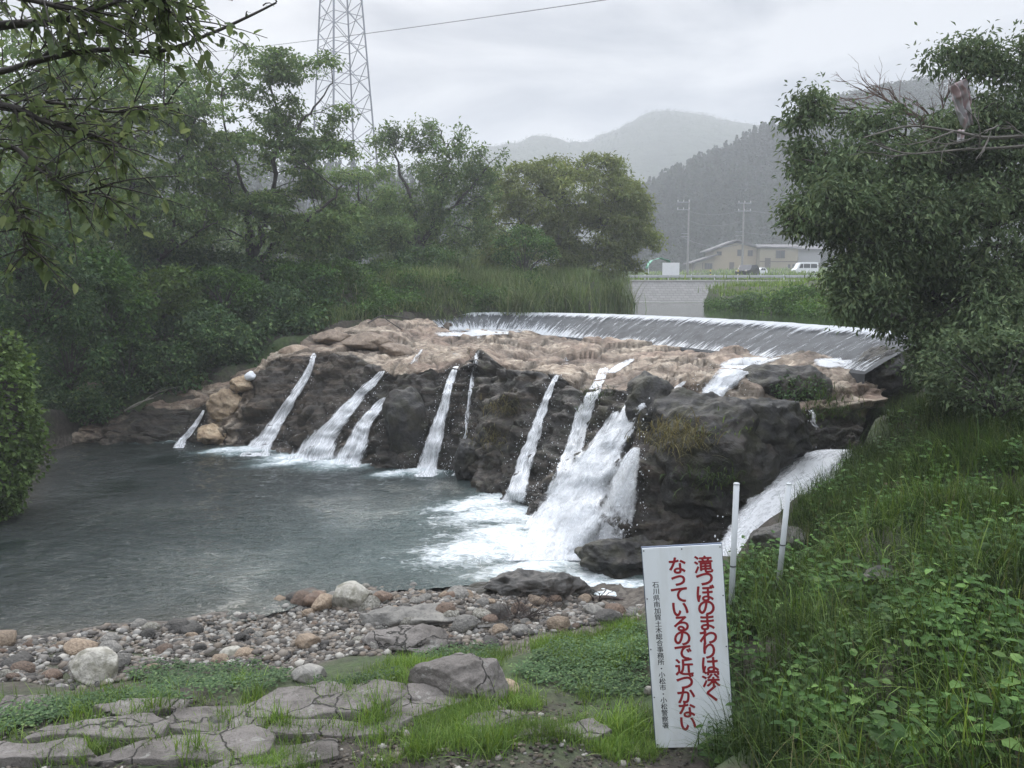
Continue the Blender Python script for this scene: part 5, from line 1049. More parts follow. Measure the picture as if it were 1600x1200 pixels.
mb = MB(); spray_branch(mb, P(200,640,d=24.2), P(240,622,d=24.4) - P(200,640,d=24.2), 1.0, .02, 1, .3); mb.tube(spline([P(195,642,d=24.2), P(215,630,d=24.2), P(240,622,d=24.4)], 8), np.linspace(.03, .015, 8), 6)
tag(obj('fallen_branch', mb.mesh('fallen_branch'), M_PALEBARK), 'pale fallen branch above the left waterline', 'branch')
mb = MB(); mb.tube(spline([P(640,498,d=30), P(600,493,d=29.6), P(575,505,d=29)], 10), .025, 6); mb.tube(spline([P(628,515,d=29), P(605,500,d=29.3), P(600,494,d=29.6)], 10), .02, 6)
tag(obj('fallen_branch', mb.mesh('fallen_branch'), M_BARK), 'dark arched branch lying on the ledge at the left end of the weir', 'branch')
tag(obj('plastic_bag', rock_mesh('plastic_bag', 71, (.17, .14, .14), sub=3, rough=.35, facets=5, fine=.1), flat_mat('white_plastic', (.72, .74, .76), .4), loc=P(391,587,d=24.5)), 'crumpled white plastic bag on top of the tan rock stack', 'plastic bag')
# ------------------------------------------------------------------ far scenery
def hill(name, sil, d, depth, z0, seed, mat, bump=2.0, n=260, m=40, wob=6):
    """A wooded hill: its ridge follows the silhouette at distance d, slopes towards and away from the viewer."""
    s = np.array([P(u, v, d=d) for u, v in sil]); r = spline(s, n); r[:, 2] += wob * .25 * fbm(np.c_[r[:, :1] * .05, r[:, :2] * 0], 3, seed)
    f = np.concatenate([np.linspace(-1, 0, m), np.linspace(0, .6, 10)[1:]]); g = np.cos(np.clip(np.abs(f), 0, 1) * math.pi / 2) ** .8
    q = np.stack([np.repeat(r[:, :1], len(f), 1), r[:, 1:2] + f[None] * depth, z0 + (r[:, 2:3] - z0) * g[None]], -1)
    v = q.reshape(-1, 3); v[:, 1] += 12 * fbm(v * .012, 2, seed + 1); v[:, 2] += bump * fbm(v * np.array([.07, .07, .03]), 3, seed + 3) * np.clip((v[:, 2] - z0) / 10, 0, 1)
    struct(name, mesh_np(name, v, [grid_faces(n, len(f))], smooth=True), mat); return q
t = NT('wooded_slope'); p = t.pos(); n1 = t.nz(p, .05, 6, .6); n2 = t.nz(p, .25, 5, .7)
t.done(t.pbr(Base__Color=t.mix(n2, t.ramp(n1, (.35, (.018, .026, .014)), (.65, (.04, .056, .024))), (.02, .028, .016)), Roughness=1, Normal=t.bump(n2, 1, 4)))
nearhill = hill('near_hill', [(940,385),(1003,330),(1060,295),(1130,268),(1200,232),(1260,205),(1330,178),(1420,158),(1600,138),(1900,130),(2300,150)], 262, 62, 9, 3, MATS['wooded_slope'])
farhill = hill('mountain', [(420,330),(560,285),(690,262),(770,240),(800,231),(845,222),(900,232),(935,222),(975,202),(1010,191),(1045,188),(1095,196),(1170,208),(1260,214),(1400,230),(1700,240)], 560, 190, 10, 5, MATS['wooded_slope'], bump=4, n=420)
lefthill = hill('left_hill', [(-700,120),(-400,130),(-150,150),(60,185),(150,192),(230,222),(330,262),(450,292),(560,318),(680,345),(760,380)], 240, 80, 9, 7, MATS['wooded_slope'])
def wood(name, label, q, n, hr, kinds, mat, lo=0.0, seed=1, cards=90):
    """A far-off wood that reads as one mass: conifers (kind 0) and round trees (kind 1) set over a slope."""
    nn, mm = q.shape[:2]; fo = Foliage(); a = RNG.random(n) * (nn - 1); b = (RNG.random(n) ** .8) * 42; i = a.astype(int); j = np.clip(b.astype(int), 0, mm - 1)
    base = q[i, j] + (q[np.clip(i + 1, 0, nn - 1), j] - q[i, j]) * (a - i)[:, None]; base[:, 2] -= 1
    k = np.where(vn(base * .02, seed) > kinds, 0, 1); h = RNG.uniform(*hr, n) * np.where(k == 0, 1.12, .8)
    t_ = RNG.random((n, cards)) ** .8; th = RNG.random((n, cards)) * 6.283
    R = np.where(k[:, None] == 0, h[:, None] * .17 * (1 - t_) + .15, h[:, None] * .34 * np.sqrt(np.clip(1 - (2 * t_ - 1) ** 2, .02, 1))) * RNG.uniform(.55, 1.05, (n, cards))
    c = np.stack([base[:, None, 0] + R * np.cos(th), base[:, None, 1] + R * np.sin(th), base[:, None, 2] + h[:, None] * np.where(k[:, None] == 0, .12 + .88 * t_, .3 + .7 * t_)], -1).reshape(-1, 3)
    A = unit(np.stack([np.cos(th), np.sin(th), np.where(k[:, None] == 0, -.55, .1) + 0 * th], -1).reshape(-1, 3) + rv(n * cards) * .35); sz = np.repeat(h * np.where(k == 0, .085, .11), cards) * RNG.uniform(.7, 1.3, n * cards)
    v, f, kk = leaf_quads(c - A * sz[:, None] * .5, A, unit(rv(n * cards) * .7 + [0, -.2, .8]), sz, sz * .8, .1); fo.add(v, f, kk, np.clip(np.repeat(RNG.random(n) * .55 + .3 * k, cards) + RNG.random(n * cards) * .3, 0, 1))
    stuff(name, fo.mesh(name), mat, label, 'wood')
wood('conifer_wood', 'dark conifer wood on the near right hill', nearhill[:190], 2000, (5.5, 9), -.02, M_CONIF)
wood('mountain_wood', 'hazy wood on the distant mountain', farhill, 4500, (2.0, 3.8), .4, M_FAR, cards=30)
wood('hillside_wood', 'hazy wood on the hill behind the left trees', lefthill[90:], 700, (8, 11), .1, M_CONIF, cards=60)

# ------------------------------------------------------------------ upstream wall, road, rail, houses
t = NT('old_concrete'); p = t.pos(); br = t.n('TexBrick', Vector=t.n('Mapping', Vector=p, Rotation=(math.radians(90), 0, 0), Scale=(.8, 1, 1)).outputs[0], Color1=(.13, .127, .122), Color2=(.18, .175, .17), Mortar=(.05, .05, .05), Scale=1.3); n1 = t.nz(p, 1.2, 5)
t.done(t.pbr(Base__Color=t.mix(t.math('MULTIPLY', n1, .6), br.outputs[0], (.12, .12, .11)), Roughness=.9))
mb = MB(); mb.prism([(66.4, 3.2), (71.0, 5.22), (71.6, 5.22), (71.6, 3.0)], 0, 8.6, 40)
wl = obj('retaining_wall', mb.mesh('retaining_wall'), MATS['old_concrete']); tag(wl, 'sloping grey block retaining wall on the far side of the river', 'retaining wall')
mb = MB(); mb.box((24.3, 71.15, 5.29), (31.4, .5, .14)); lobj('coping', mb.mesh('coping'), flat_mat('pale_concrete', (.42, .41, .39), .85), wl)
mb = MB(); mb.box((24, 66.3, 3.42), (32, .5, .26)); lobj('footing', mb.mesh('footing'), MATS['pale_concrete'], wl)
t = NT('asphalt'); t.done(t.pbr(Base__Color=t.ramp(t.nz(t.pos(), 2, 5), (.3, (.045, .045, .047)), (.7, (.07, .07, .072))), Roughness=.9))
rx = np.linspace(-60, 120, 120); prof = np.array([73.2, 78.6])
rz_ = height(rx, np.full(120, 73.2)); rz2 = height(rx, np.full(120, 78.6)); top = np.maximum(np.maximum(rz_, rz2), 5.2) + .08
v = np.stack([np.stack([rx, np.full(120, 73.2), top], -1), np.stack([rx, np.full(120, 78.6), top], -1)], 1).reshape(-1, 3)
struct('road', mesh_np('road', v, [grid_faces(120, 2)]), MATS['asphalt'])
M_WPAINT = flat_mat('white_paint', (.72, .73, .74), .5, noise=.12); M_STEEL = flat_mat('galvanised_steel', (.30, .31, .33), .5, .6, noise=.15); M_DKMET = flat_mat('dark_metal', (.05, .05, .055), .5)
gr = empty('guard_rail', (16, 72.4, 5.25), 'long white roadside guard rail above the retaining wall', 'guard rail')
mb = MB(); mb.prism([(-.03, .30), (.03, .33), (.03, .38), (-.02, .41), (.03, .44), (.03, .50), (-.03, .53), (-.05, .41)], 0, -13, 26); lobj('rail', mb.mesh('rail'), flat_mat('dull_white_paint', (.36, .37, .38), .5, noise=.2), gr)
for k in range(20): mb = MB(); mb.tube([(-13 + 2 * k + .5, .08, -.3), (-13 + 2 * k + .5, .08, .58)], .05, 8); lobj('post', mb.mesh('post'), M_WPAINT, gr)
for u, lb in ((1110, 'black and yellow roadside marker post left of the second utility pole'), (1153, 'black and yellow roadside marker post beside the black car')):
    p = P(u, 432, d=76); rt = empty('marker_post', (p[0], 76, 5.4), lb, 'marker post')
    mb = MB(); mb.tube([(0, 0, -.2), (0, 0, 1.0)], .06, 8); lobj('post', mb.mesh('post'), M_DKMET, rt)
    for z in (.35, .75): mb = MB(); mb.tube([(0, 0, z), (0, 0, z + .2)], .066, 8); lobj('band', mb.mesh('band'), flat_mat('yellow_paint', (.6, .5, .12), .5) if 'yellow_paint' not in MATS else MATS['yellow_paint'], rt)
# white board and the green cover beside it
p = P(1048, 432, d=74.2); rt = empty('notice_board', (p[0], 74.2, 5.3), 'blank white board standing on posts beside the guard rail', 'board')
mb = MB(); mb.box((0, 0, 1.0), (1.5, .06, 1.2)); lobj('panel', mb.mesh('panel'), M_WPAINT, rt)
for x in (-.6, 0, .6): mb = MB(); mb.tube([(x, .05, -.5), (x, .05, 1.65)], .03, 6); lobj('post', mb.mesh('post'), M_STEEL, rt)
p = P(1030, 432, d=80); rt = empty('tent', (p[0], 80, 5.4), 'small green curved awning behind the white board', 'awning')
q = []
for k in range(13): a = math.pi * (1 - k / 12 * .85); q.append((math.cos(a) * 1.2, 1.15 + math.sin(a) * .95))
v = np.array([[(x, y, z) for x, z in q] for y in np.linspace(-.8, .8, 8)]); v[..., 2] += .05 * np.sin(np.arange(13) * 2.0)[None]
lobj('cover', mesh_np('cover', v, [grid_faces(8, 13)], smooth=True), flat_mat('green_cloth', (.10, .36, .24), .6), rt).modifiers.new('s', 'SOLIDIFY').thickness = .03
for x in (-1.15, .95): mb = MB(); mb.tube([(x, -.75, -.1), (x, -.75, 1.5)], .03, 6); lobj('pole', mb.mesh('pole'), M_WPAINT, rt)
# houses
M_TANW = flat_mat('tan_wall', (.32, .26, .175), .9, noise=.12, scale=1); M_OCHW = flat_mat('ochre_wall', (.28, .24, .17), .9, noise=.12, scale=1); M_GRYW = flat_mat('grey_wall', (.28, .28, .29), .9, noise=.12, scale=1)
t = NT('tiled_roof'); p = t.obc(); wv = t.n('TexWave', Vector=p, Scale=3, Distortion=.2).outputs['Fac']; t.done(t.pbr(Base__Color=t.mix(wv, (.085, .08, .085), (.15, .14, .145)), Roughness=.8, Normal=t.bump(wv, .4, .05)))
M_ROOF = MATS['tiled_roof']; M_GLASS = NT('window_glass'); M_GLASS = M_GLASS.done(M_GLASS.pbr(Base__Color=(.03, .035, .04), Roughness=.08)); M_BRFR = flat_mat('brown_frame', (.06, .045, .035), .6)
HK = 180 / F
def hx(u): return (u - 800) * HK
def hz(v): return 4.4 + (455 - v) * HK
def window(rt, x0, x1, z0, z1, y, mul=1):
    fr = MB(); w_ = .09
    fr.box(((x0 + x1) / 2, y - .04, z1 - w_ / 2), (x1 - x0, .12, w_)); fr.box(((x0 + x1) / 2, y - .04, z0 + w_ / 2), (x1 - x0, .12, w_))
    for k in range(mul + 2):
        x = x0 + w_ / 2 + (x1 - x0 - w_) * k / (mul + 1); fr.box((x, y - .045, (z0 + z1) / 2), (w_, .12, z1 - z0 - 2 * w_))
    f = lobj('window', fr.mesh('window'), M_BRFR, rt); gl = MB(); gl.box(((x0 + x1) / 2, y - .015, (z0 + z1) / 2), (x1 - x0 - .1, .04, z1 - z0 - .1)); lobj('pane', gl.mesh('pane'), M_GLASS, f)
def gable(mb, x0, x1, y0, y1, ze, zr, ov=.5, th=.18, axis='y'):
    """Two roof slopes with eaves; the ridge runs along the axis."""
    if axis == 'y':
        xm = (x0 + x1) / 2; s = (zr - ze) / (xm - x0)
        mb.prism([(x0 - ov, ze - ov * s), (xm, zr), (x1 + ov, ze - ov * s), (x1 + ov, ze - ov * s + th), (xm, zr + th), (x0 - ov, ze - ov * s + th)], 1, y0 - ov, y1 + ov)
    else:
        ym = (y0 + y1) / 2; s = (zr - ze) / (ym - y0)
        mb.prism([(y0 - ov, ze - ov * s), (ym, zr), (y1 + ov, ze - ov * s), (y1 + ov, ze - ov * s + th), (ym, zr + th), (y0 - ov, ze - ov * s + th)], 0, x0 - ov, x1 + ov)
c = np.array([hx(1130), 180, hz(426)]); rt = empty('house', c, 'two-storey tan house with a sloping tiled roof and lean-to beyond the river', 'house', rz=.0)
X_ = lambda u: hx(u) - c[0]
Z_ = lambda v: hz(v) - c[2]
mb = MB(); mb.prism([(X_(1112), Z_(432)), (X_(1178), Z_(432)), (X_(1178), Z_(389)), (X_(1146), Z_(381)), (X_(1112), Z_(393))], 1, 0, 8.0); lobj('wall', mb.mesh('wall'), M_TANW, rt)
mb = MB(); mb.prism([(X_(1080), Z_(432)), (X_(1112), Z_(432)), (X_(1112), Z_(403)), (X_(1084), Z_(412))], 1, -.6, 7.0); lobj('lean_to_wall', mb.mesh('lean_to_wall'), M_OCHW, rt)
mb = MB(); mb.prism([(X_(1104), Z_(393.5)), (X_(1146), Z_(377.5)), (X_(1182), Z_(388)), (X_(1182), Z_(386.4)), (X_(1146), Z_(375.6)), (X_(1104), Z_(391.5))], 1, -.8, 8.6); lobj('roof', mb.mesh('roof'), M_ROOF, rt)
mb = MB(); mb.prism([(X_(1075), Z_(413)), (X_(1116), Z_(400)), (X_(1116), Z_(398)), (X_(1075), Z_(411))], 1, -1.6, 7.4); lobj('lean_to_roof', mb.mesh('lean_to_roof'), M_ROOF, rt)
for x in (X_(1078), X_(1093)): mb = MB(); mb.tube([(x, -1.3, Z_(432)), (x, -1.3, Z_(411) - .1)], .08, 6); lobj('porch_post', mb.mesh('porch_post'), M_BRFR, rt)
window(rt, X_(1116), X_(1124), Z_(400), Z_(394), 0); window(rt, X_(1148), X_(1158), Z_(401), Z_(391), 0); window(rt, X_(1164), X_(1172), Z_(401), Z_(392), 0); window(rt, X_(1097), X_(1109), Z_(421), Z_(412), -.6, 2)
mb = MB(); mb.box((X_(1140), -.05, Z_(418)), (1.0, .14, 2.1)); dr = lobj('door', mb.mesh('door'), M_BRFR, rt); mb = MB(); mb.box((X_(1140) + .35, -.15, Z_(418)), (.06, .08, .2)); lobj('handle', mb.mesh('handle'), M_STEEL, dr)
c = np.array([hx(1208), 178, hz(426)]); rt = empty('house', c, 'long low ochre house with a flat dark roof right of the utility pole', 'house')
mb = MB(); mb.box((0, 3.5, 2.2), (hx(1237) - hx(1179), 7, 5.6)); lobj('wall', mb.mesh('wall'), M_OCHW, rt)
mb = MB(); gable(mb, X_(1178), X_(1238), 0, 7, Z_(388.5), Z_(384), .5, .2, 'x'); lobj('roof', mb.mesh('roof'), M_ROOF, rt)
mb = MB(); mb.box((0, -.03, Z_(410)), (hx(1237) - hx(1179), .1, .16)); lobj('trim', mb.mesh('trim'), M_BRFR, rt)
window(rt, X_(1203), X_(1217), Z_(405), Z_(393), 0, 1); window(rt, X_(1222), X_(1226), Z_(420), Z_(414), 0, 0); window(rt, X_(1229), X_(1233), Z_(420), Z_(414), 0, 0)
mb = MB(); mb.box((X_(1191), -.05, Z_(414)), (1.2, .14, 2.6)); dr = lobj('door', mb.mesh('door'), M_BRFR, rt); mb = MB(); mb.box((X_(1191) + .4, -.15, Z_(415)), (.06, .08, .2)); lobj('handle', mb.mesh('handle'), M_STEEL, dr)
c = np.array([hx(1262), 184, hz(426)]); rt = empty('house', c, 'grey house with dark lower wall, half hidden by the evergreen', 'house')
mb = MB(); mb.box((0, 3.5, 2.3), (hx(1290) - hx(1239), 7, 5.4)); lobj('wall', mb.mesh('wall'), M_GRYW, rt)
mb = MB(); mb.box((0, -.06, .9), (hx(1290) - hx(1239), .12, 2.4)); lobj('lower_wall', mb.mesh('lower_wall'), M_BRFR, rt)
mb = MB(); gable(mb, X_(1238), X_(1291), 0, 7, Z_(389.5), Z_(384), .5, .2, 'x'); lobj('roof', mb.mesh('roof'), M_ROOF, rt)
window(rt, X_(1241), X_(1252), Z_(407), Z_(401), 0, 1)
# far low building seen between the left trunks
p = P(300, 392, d=85); rt = empty('greenhouse', (p[0], 85, H1(p[0], 85)), 'low pale shed seen between the trunks on the left bank', 'shed')
mb = MB(); mb.box((0, 0, .8), (8.5, 3, 2.4)); lobj('wall', mb.mesh('wall'), M_WPAINT, rt); mb = MB(); gable(mb, -4.25, 4.25, -1.5, 1.5, 2.0, 2.5, .2, .08, 'x'); lobj('roof', mb.mesh('roof'), M_STEEL, rt)
# vehicles
M_CWHITE = flat_mat('white_car_paint', (.75, .76, .78), .25, noise=.05); M_CBLACK = flat_mat('black_car_paint', (.012, .012, .014), .2, noise=.1); M_TYRE = flat_mat('tyre_rubber', (.02, .02, .02), .8); M_LAMP = flat_mat('lamp_plastic', (.55, .5, .45), .2)
def car(name, label, loc, prof, cabin, wd, mat, wheels, rz, wr=.28):
    rt = empty(name, loc, label, name.split('_')[-1], rz=rz)
    mb = MB(); mb.prism(prof, 1, -wd / 2, wd / 2); o = lobj('body', mb.mesh('body'), mat, rt); bv = o.modifiers.new('b', 'BEVEL'); bv.width = .05; bv.segments = 2
    for k, (x0, x1, z0, z1, sl0, sl1) in enumerate(cabin):
        for y in (-1, 1): mb = MB(); ya = y * (wd / 2 + .004); mb.prism([(x0, z0), (x1, z0), (x1 - sl1, z1), (x0 + sl0, z1)], 1, ya - .006, ya + .006); lobj('window', mb.mesh('window'), M_GLASS, rt)
    for x in wheels:
        for y in (-1, 1):
            mb = MB(); mb.tube([(x, y * (wd / 2 - .16), wr), (x, y * (wd / 2 + .02), wr)], wr, 16); wh = lobj('wheel', mb.mesh('wheel'), M_TYRE, rt); mb = MB(); mb.tube([(x, y * (wd / 2 + .015), wr), (x, y * (wd / 2 + .035), wr)], wr * .6, 12); lobj('rim', mb.mesh('rim'), M_STEEL, wh)
    xf = min(p_[0] for p_ in prof)
    for y in (-1, 1): mb = MB(); mb.box((xf + .0, y * wd * .36, .72), (.10, .26, .16)); lobj('headlight', mb.mesh('headlight'), M_LAMP, rt)
    return rt
rzv = 432
p = P(1257, 431.5, d=118); car('white_van', 'small white van parked beside the road, nose to the left', (p[0], 118, p[2]), [(-1.65,.3),(-1.68,.9),(-1.35,1.15),(-1.0,1.82),(-.7,1.9),(1.6,1.9),(1.68,1.0),(1.68,.3)], [(-1.1,-.55,1.12,1.68,.22,0),(-.45,.45,1.12,1.68,0,0),(.55,1.45,1.12,1.68,0,.05)], 1.5, M_CWHITE, (-1.05, 1.1), .05)
p = P(1168, 432.5, d=104); car('black_car', 'black car parked beside the second utility pole', (p[0], 104, p[2]), [(-1.9,.28),(-1.95,.75),(-1.1,.9),(-.55,1.45),(.9,1.5),(1.75,1.0),(1.85,.3)], [(-.8,.15,.95,1.38,.4,0),(.25,1.3,.95,1.38,0,.4)], 1.65, M_CBLACK, (-1.2, 1.2), .9)
p = P(1182, 432, d=109); car('white_car', 'low white car half hidden behind the black car', (p[0], 109, p[2]), [(-1.8,.25),(-1.85,.65),(-1.0,.8),(-.4,1.1),(.8,1.15),(1.7,.85),(1.75,.3)], [(-.6,.15,.8,1.06,.3,0),(.25,1.1,.8,1.06,0,.3)], 1.6, M_CWHITE, (-1.15, 1.15), .9, .26)
# utility poles and cables
M_PORC = flat_mat('porcelain', (.42, .42, .42), .3)
M_POLE = flat_mat('concrete_pole', (.26, .255, .25), .9)
def upole(u, vt, vb, d, label, arms, tr):
    p = P(u, vb, d=d); z1 = P(u, vt, d=d)[2] - p[2]; rt = empty('utility_pole', p, label, 'utility pole')
    mb = MB(); mb.tube([(0, 0, -1), (0, 0, z1)], [.17, .10], 12); lobj('pole', mb.mesh('pole'), M_POLE, rt)
    for x0, x1, z in arms:
        mb = MB(); mb.box(((x0 + x1) / 2, -.2, z), (x1 - x0, .09, .09)); ar = lobj('crossarm', mb.mesh('crossarm'), M_STEEL, rt)
        for x in np.linspace(x0 + .1, x1 - .1, 3): mb = MB(); mb.tube([(x, -.2, z + .04), (x, -.2, z + .14), (x, -.2, z + .3)], [.04, .07, .04], 8); lobj('insulator', mb.mesh('insulator'), M_PORC, ar)
    for z in tr: mb = MB(); mb.box((-.5, -.2, z), (1.0, .06, .06)); lobj('bracket', mb.mesh('bracket'), M_STEEL, rt)
    return p, z1
p1, h1 = upole(1074, 312, 428, 112, 'concrete utility pole left of the two-storey house', [(-1.6, .1, 9.4), (-1.6, .1, 8.4)], (4.9, 5.3))
p2, h2 = upole(1159, 318, 430, 108, 'concrete utility pole in front of the two-storey house', [(-.8, .9, 9.1), (-.8, .9, 8.1)], (5.5, 5.0))
def cable(pts, sag, r, label, mat=M_DKMET):
    a, b_ = np.array(pts[0], float), np.array(pts[1], float); t_ = np.linspace(0, 1, 30)[:, None]; q = a + (b_ - a) * t_ - np.array([0, 0, 1]) * sag * 4 * t_ * (1 - t_); mb = MB(); mb.tube(q, r, 5); tag(obj('cable', mb.mesh('cable'), mat), label, 'cable', 'overhead cables')
M_CABLE = flat_mat('cable_grey', (.20, .205, .21), .5)
e2 = lambda dx, z: (p2[0] + dx, p2[1] - .2, p2[2] + z)
e1 = lambda dx, z: (p1[0] + dx, p1[1] - .2, p1[2] + z)
R_ = lambda z, dx=24: (p2[0] + dx, p2[1] + 4, p2[2] + z)
cable([e1(0, 8.2), e2(-.4, 8.2)], .5, .02, 'upper cable between the two utility poles', M_CABLE); cable([e1(0, 7.0), e2(-.1, 7.0)], .7, .02, 'middle cable between the two utility poles', M_CABLE); cable([e1(-.9, 4.9), e2(-.1, 4.0)], .8, .035, 'lowest sagging cable from the left utility pole', M_CABLE)
cable([e2(.3, 8.2), R_(7.8)], .6, .03, 'top cable running right from the second utility pole', M_CABLE); cable([e2(.1, 3.9), R_(3.9)], .5, .035, 'low pale cable running right from the second utility pole', M_CABLE); cable([e2(.1, 5.4), R_(5.6)], .6, .02, 'middle cable running right from the second utility pole', M_CABLE)
# pylon
pb = P(541, 392, d=112); pb[2] = H1(pb[0], 112); rt = empty('pylon', pb, 'tall grey steel lattice pylon rising behind the left bank trees', 'pylon', rz=math.radians(38))
M_PYL = flat_mat('pylon_steel', (.20, .21, .24), .5, .3, noise=.1)
def hw(z): return np.interp(z, [0, 18, 46, 62], [4.6, 2.95, 1.42, .55])
LV = [0, 5.5, 11, 15.8, 20.2, 24.4, 28.4, 32.2, 35.8, 39.2, 42.4, 45.4, 48.4, 51.4, 54.4, 57.4, 60.2]
cor = [(-1, -1), (1, -1), (1, 1), (-1, 1)]
for sx_, sy_ in cor:
    mb = MB(); mb.tube([(sx_ * hw(z), sy_ * hw(z), z - .5 * (z == 0)) for z in [0, 18, 46, 62]], .11, 6); lobj('leg', mb.mesh('leg'), M_PYL, rt)
br, hb = MB(), MB()
for a, b_ in zip(LV[:-1], LV[1:]):
    for k in range(4):
        (x0, y0), (x1, y1) = cor[k], cor[(k + 1) % 4]; p0, q0 = hw(a), hw(b_); m_ = (a + b_) / 2; hm = hw(m_)
        br.tube([(x0 * p0, y0 * p0, a), (x1 * q0, y1 * q0, b_)], .055, 4, cap=False); br.tube([(x1 * p0, y1 * p0, a), (x0 * q0, y0 * q0, b_)], .055, 4, cap=False)
        br.tube([(x0 * hm, y0 * hm, m_), (x1 * hm, y1 * hm, m_)], .05, 4, cap=False)
lobj('bracing', br.mesh('bracing'), M_PYL, rt)
mb = MB(); mb.tube([(-hw(0) + .3, -hw(0) + .3, .3), (-hw(18) + .25, -hw(18) + .25, 18), (-hw(46) + .2, -hw(46) + .2, 46)], .05, 5); lobj('ladder', mb.mesh('ladder'), M_PYL, rt)
for z in (48.4, 54.4, 60.2):
    mb = MB()
    for s_ in (-1, 1):
        for y in (-hw(z), hw(z)): mb.tube([(s_ * hw(z), y, z), (s_ * 5.5, 0, z + .6)], .08, 5); mb.tube([(s_ * hw(z), y, z + 1.4), (s_ * 5.5, 0, z + .6)], .06, 5)
    ar = lobj('arm', mb.mesh('arm'), M_PYL, rt)
    for s_ in (-1, 1): mb = MB(); mb.tube([(s_ * 5.5, 0, z + .5), (s_ * 5.5, 0, z - 1.2)], .09, 6); lobj('insulator', mb.mesh('insulator'), M_WPAINT, ar)
a_, b_ = P(330, 72, d=150), P(1250, -62, d=60); cable([a_ + (a_ - b_) * .5, b_ + (b_ - a_) * .3], 1.2, .045, 'long single power line crossing the sky behind the pylon', flat_mat('line_grey', (.14, .145, .15), .5))

# ------------------------------------------------------------------ poles and sign
M_PVC = flat_mat('pvc', (.40, .42, .43), .5, noise=.2, scale=4)
for u, vt, vb, d, lb in ((1142.5, 757, 975, 8.6, 'white plastic pole directly behind the sign'), (1220, 757, 925, 9.3, 'white plastic pole standing alone right of the sign')):
    p = P(u, vb, d=d); p[2] = H1(p[0], p[1]); z1 = P(u, vt, d=d)[2] - p[2]; rt = empty('pole', p, lb, 'pole'); lean = (u > 1200) * .035 + .012
    mb = MB(); mb.tube([(-lean, 0, -.25), (lean, 0, z1)], .031, 16); lobj('pipe', mb.mesh('pipe', True), M_PVC, rt)
    mb = MB(); mb.tube([(lean, 0, z1), (lean, 0, z1 + .012), (lean, 0, z1 + .018)], [.033, .033, .025], 16); lobj('cap', mb.mesh('cap'), M_PVC, rt)
    mb = MB(); mb.tube([(0, 0, z1 * .42), (0, 0, z1 * .42 + .015)], .034, 16); lobj('joint', mb.mesh('joint'), M_DKMET, rt)
D_S = 7.0; tl_, tr_, bl_, br_ = P(1006, 856, d=D_S), P(1126, 853, d=D_S), P(1025, 1169, d=D_S), P(1147, 1166, d=D_S)
WS, HS = .655, 1.70
base = (bl_ + br_) / 2; rt = empty('sign', base, 'tall white warning sign with red and black Japanese writing', 'sign')
up = unit((tl_ + tr_) / 2 - base); up[1] = .02; up = unit(up); rgt = unit(br_ - bl_); rgt[1] = -.10; rgt = unit(rgt - up * (rgt @ up)); nrm_ = np.cross(rgt, up)   # faces -Y
HS = np.linalg.norm((tl_ + tr_) / 2 - base); WS = np.linalg.norm(br_ - bl_)
Rm = Matrix(((rgt[0], up[0], nrm_[0]), (rgt[1], up[1], nrm_[1]), (rgt[2], up[2], nrm_[2]))); rt.rotation_euler = Rm.to_euler()   # local x right, y up, z towards the viewer
t = NT('sign_panel_paint'); p = t.obc(); n1 = t.nz(p, 3, 5); n2 = t.nz(p, 1.2, 4, .6, stretch=(3, .6, 1)); t.done(t.pbr(Base__Color=t.mix(t.ramp(n2, (.48, 0.), (.72, .5)), t.mix(n1, (.70, .74, .77), (.78, .81, .83)), (.45, .44, .38)), Roughness=.4))
mb = MB(); mb.box((0, HS / 2, 0), (WS - .012, HS - .012, .012)); lobj('panel', mb.mesh('panel'), MATS['sign_panel_paint'], rt)
fr = MB(); M_FRAME = flat_mat('blue_grey_frame', (.05, .075, .12), .5)
for x in (-WS / 2 + .014, WS / 2 - .014): fr.box((x, HS / 2, -.022), (.028, HS, .030))
for y in (.014, HS - .014): fr.box((0, y, -.022), (WS - .056, .028, .030))
lobj('frame', fr.mesh('frame'), M_FRAME, rt)
for x, y in [(-WS / 2 + .02, HS * k) for k in (.02, .26, .5, .75, .985)] + [(WS / 2 - .02, HS * k) for k in (.02, .26, .5, .75, .985)] + [(0, HS * .985), (0, HS * .015)]:
    mb = MB(); mb.tube([(x, y, .005), (x, y, .010)], .006, 8); lobj('screw', mb.mesh('screw'), M_DKMET, rt)
mb = MB(); mb.box((-WS * .3, HS * .42, -.06), (.05, HS * .9, .045)); mb.box((WS * .3, HS * .42, -.06), (.05, HS * .9, .045)); lobj('support', mb.mesh('support'), M_FRAME, rt)
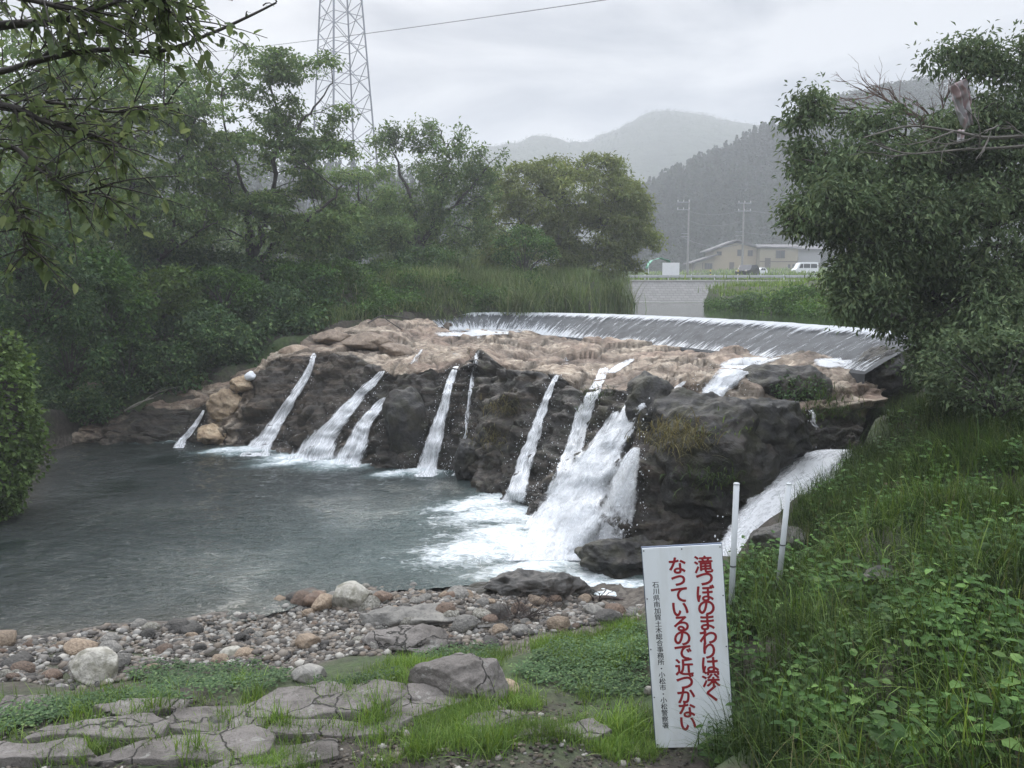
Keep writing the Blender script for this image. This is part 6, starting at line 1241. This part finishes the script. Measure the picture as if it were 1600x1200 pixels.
def lettering(txt, xc, y1, y0, size, bold, mat, name):
    """One glyph under another; each is laid down five times a hair apart, which makes the strokes bold and round."""
    n = len(txt); vs, fs = [], {}; k0 = 0
    for k, ch in enumerate(txt):
        cu = bpy.data.curves.new('glyph', 'FONT'); cu.body = ch; cu.size = size; cu.align_x = 'CENTER'; cu.align_y = 'CENTER'; cu.resolution_u = 4
        o = bpy.data.objects.new('glyph', cu); COL.objects.link(o); bpy.context.view_layer.update()
        me = bpy.data.meshes.new_from_object(o.evaluated_get(bpy.context.evaluated_depsgraph_get())); bpy.data.objects.remove(o); bpy.data.curves.remove(cu)
        if not len(me.vertices): continue
        v = np.array([q.co[:] for q in me.vertices]); c_ = (v.max(0) + v.min(0)) / 2; v[:, :2] -= c_[:2] * (1 if ch in 'っ・' else .8)
        v += [xc, y1 + (y0 - y1) * (k + .5) / n, .0065]; pf = [list(f.vertices) for f in me.polygons]; bpy.data.meshes.remove(me)
        for j in range(9 if bold > .001 else 3):
            a = j * math.pi / (4 if bold > .001 else 1); w_ = v + [bold * math.cos(a) * (j > 0), bold * math.sin(a) * (j > 0), .00025 * j]
            for f in pf: fs.setdefault(len(f), []).append([i + k0 for i in f])
            vs.append(w_); k0 += len(w_)
    lobj(name, mesh_np(name, np.concatenate(vs), [np.array(f) for f in fs.values()]), mat, rt)
M_RED = flat_mat('red_letter_paint', (.27, .014, .022), .5, noise=.12); M_BLK = flat_mat('black_letter_paint', (.02, .02, .024), .5)
lettering('滝つぼのまわりは深く', .178, HS * .939, HS * .235, .165, .0042, M_RED, 'red_lettering')
lettering('なっているので近づかない', -.047, HS * .94, HS * .085, .165, .0042, M_RED, 'red_lettering')
lettering('石川県南加賀土木総合事務所・小松市・小松警察署', -.246, HS * .832, HS * .10, .060, .0009, M_BLK, 'black_lettering')

# ------------------------------------------------------------------ haze
t = NT('haze_air'); pv = t.n('VolumePrincipled'); pv.inputs['Color'].default_value = (.86, .89, .93, 1); pv.inputs['Density'].default_value = .0014; pv.inputs['Anisotropy'].default_value = .3
t.t.links.new(pv.outputs[0], t.out.inputs['Volume'])
mb = MB(); mb.box((0, 410, 59), (1420, 884, 126)); o = obj('haze', mb.mesh('haze'), MATS['haze_air']); tag(o, 'pale even haze in the valley air', 'haze', kind='stuff')
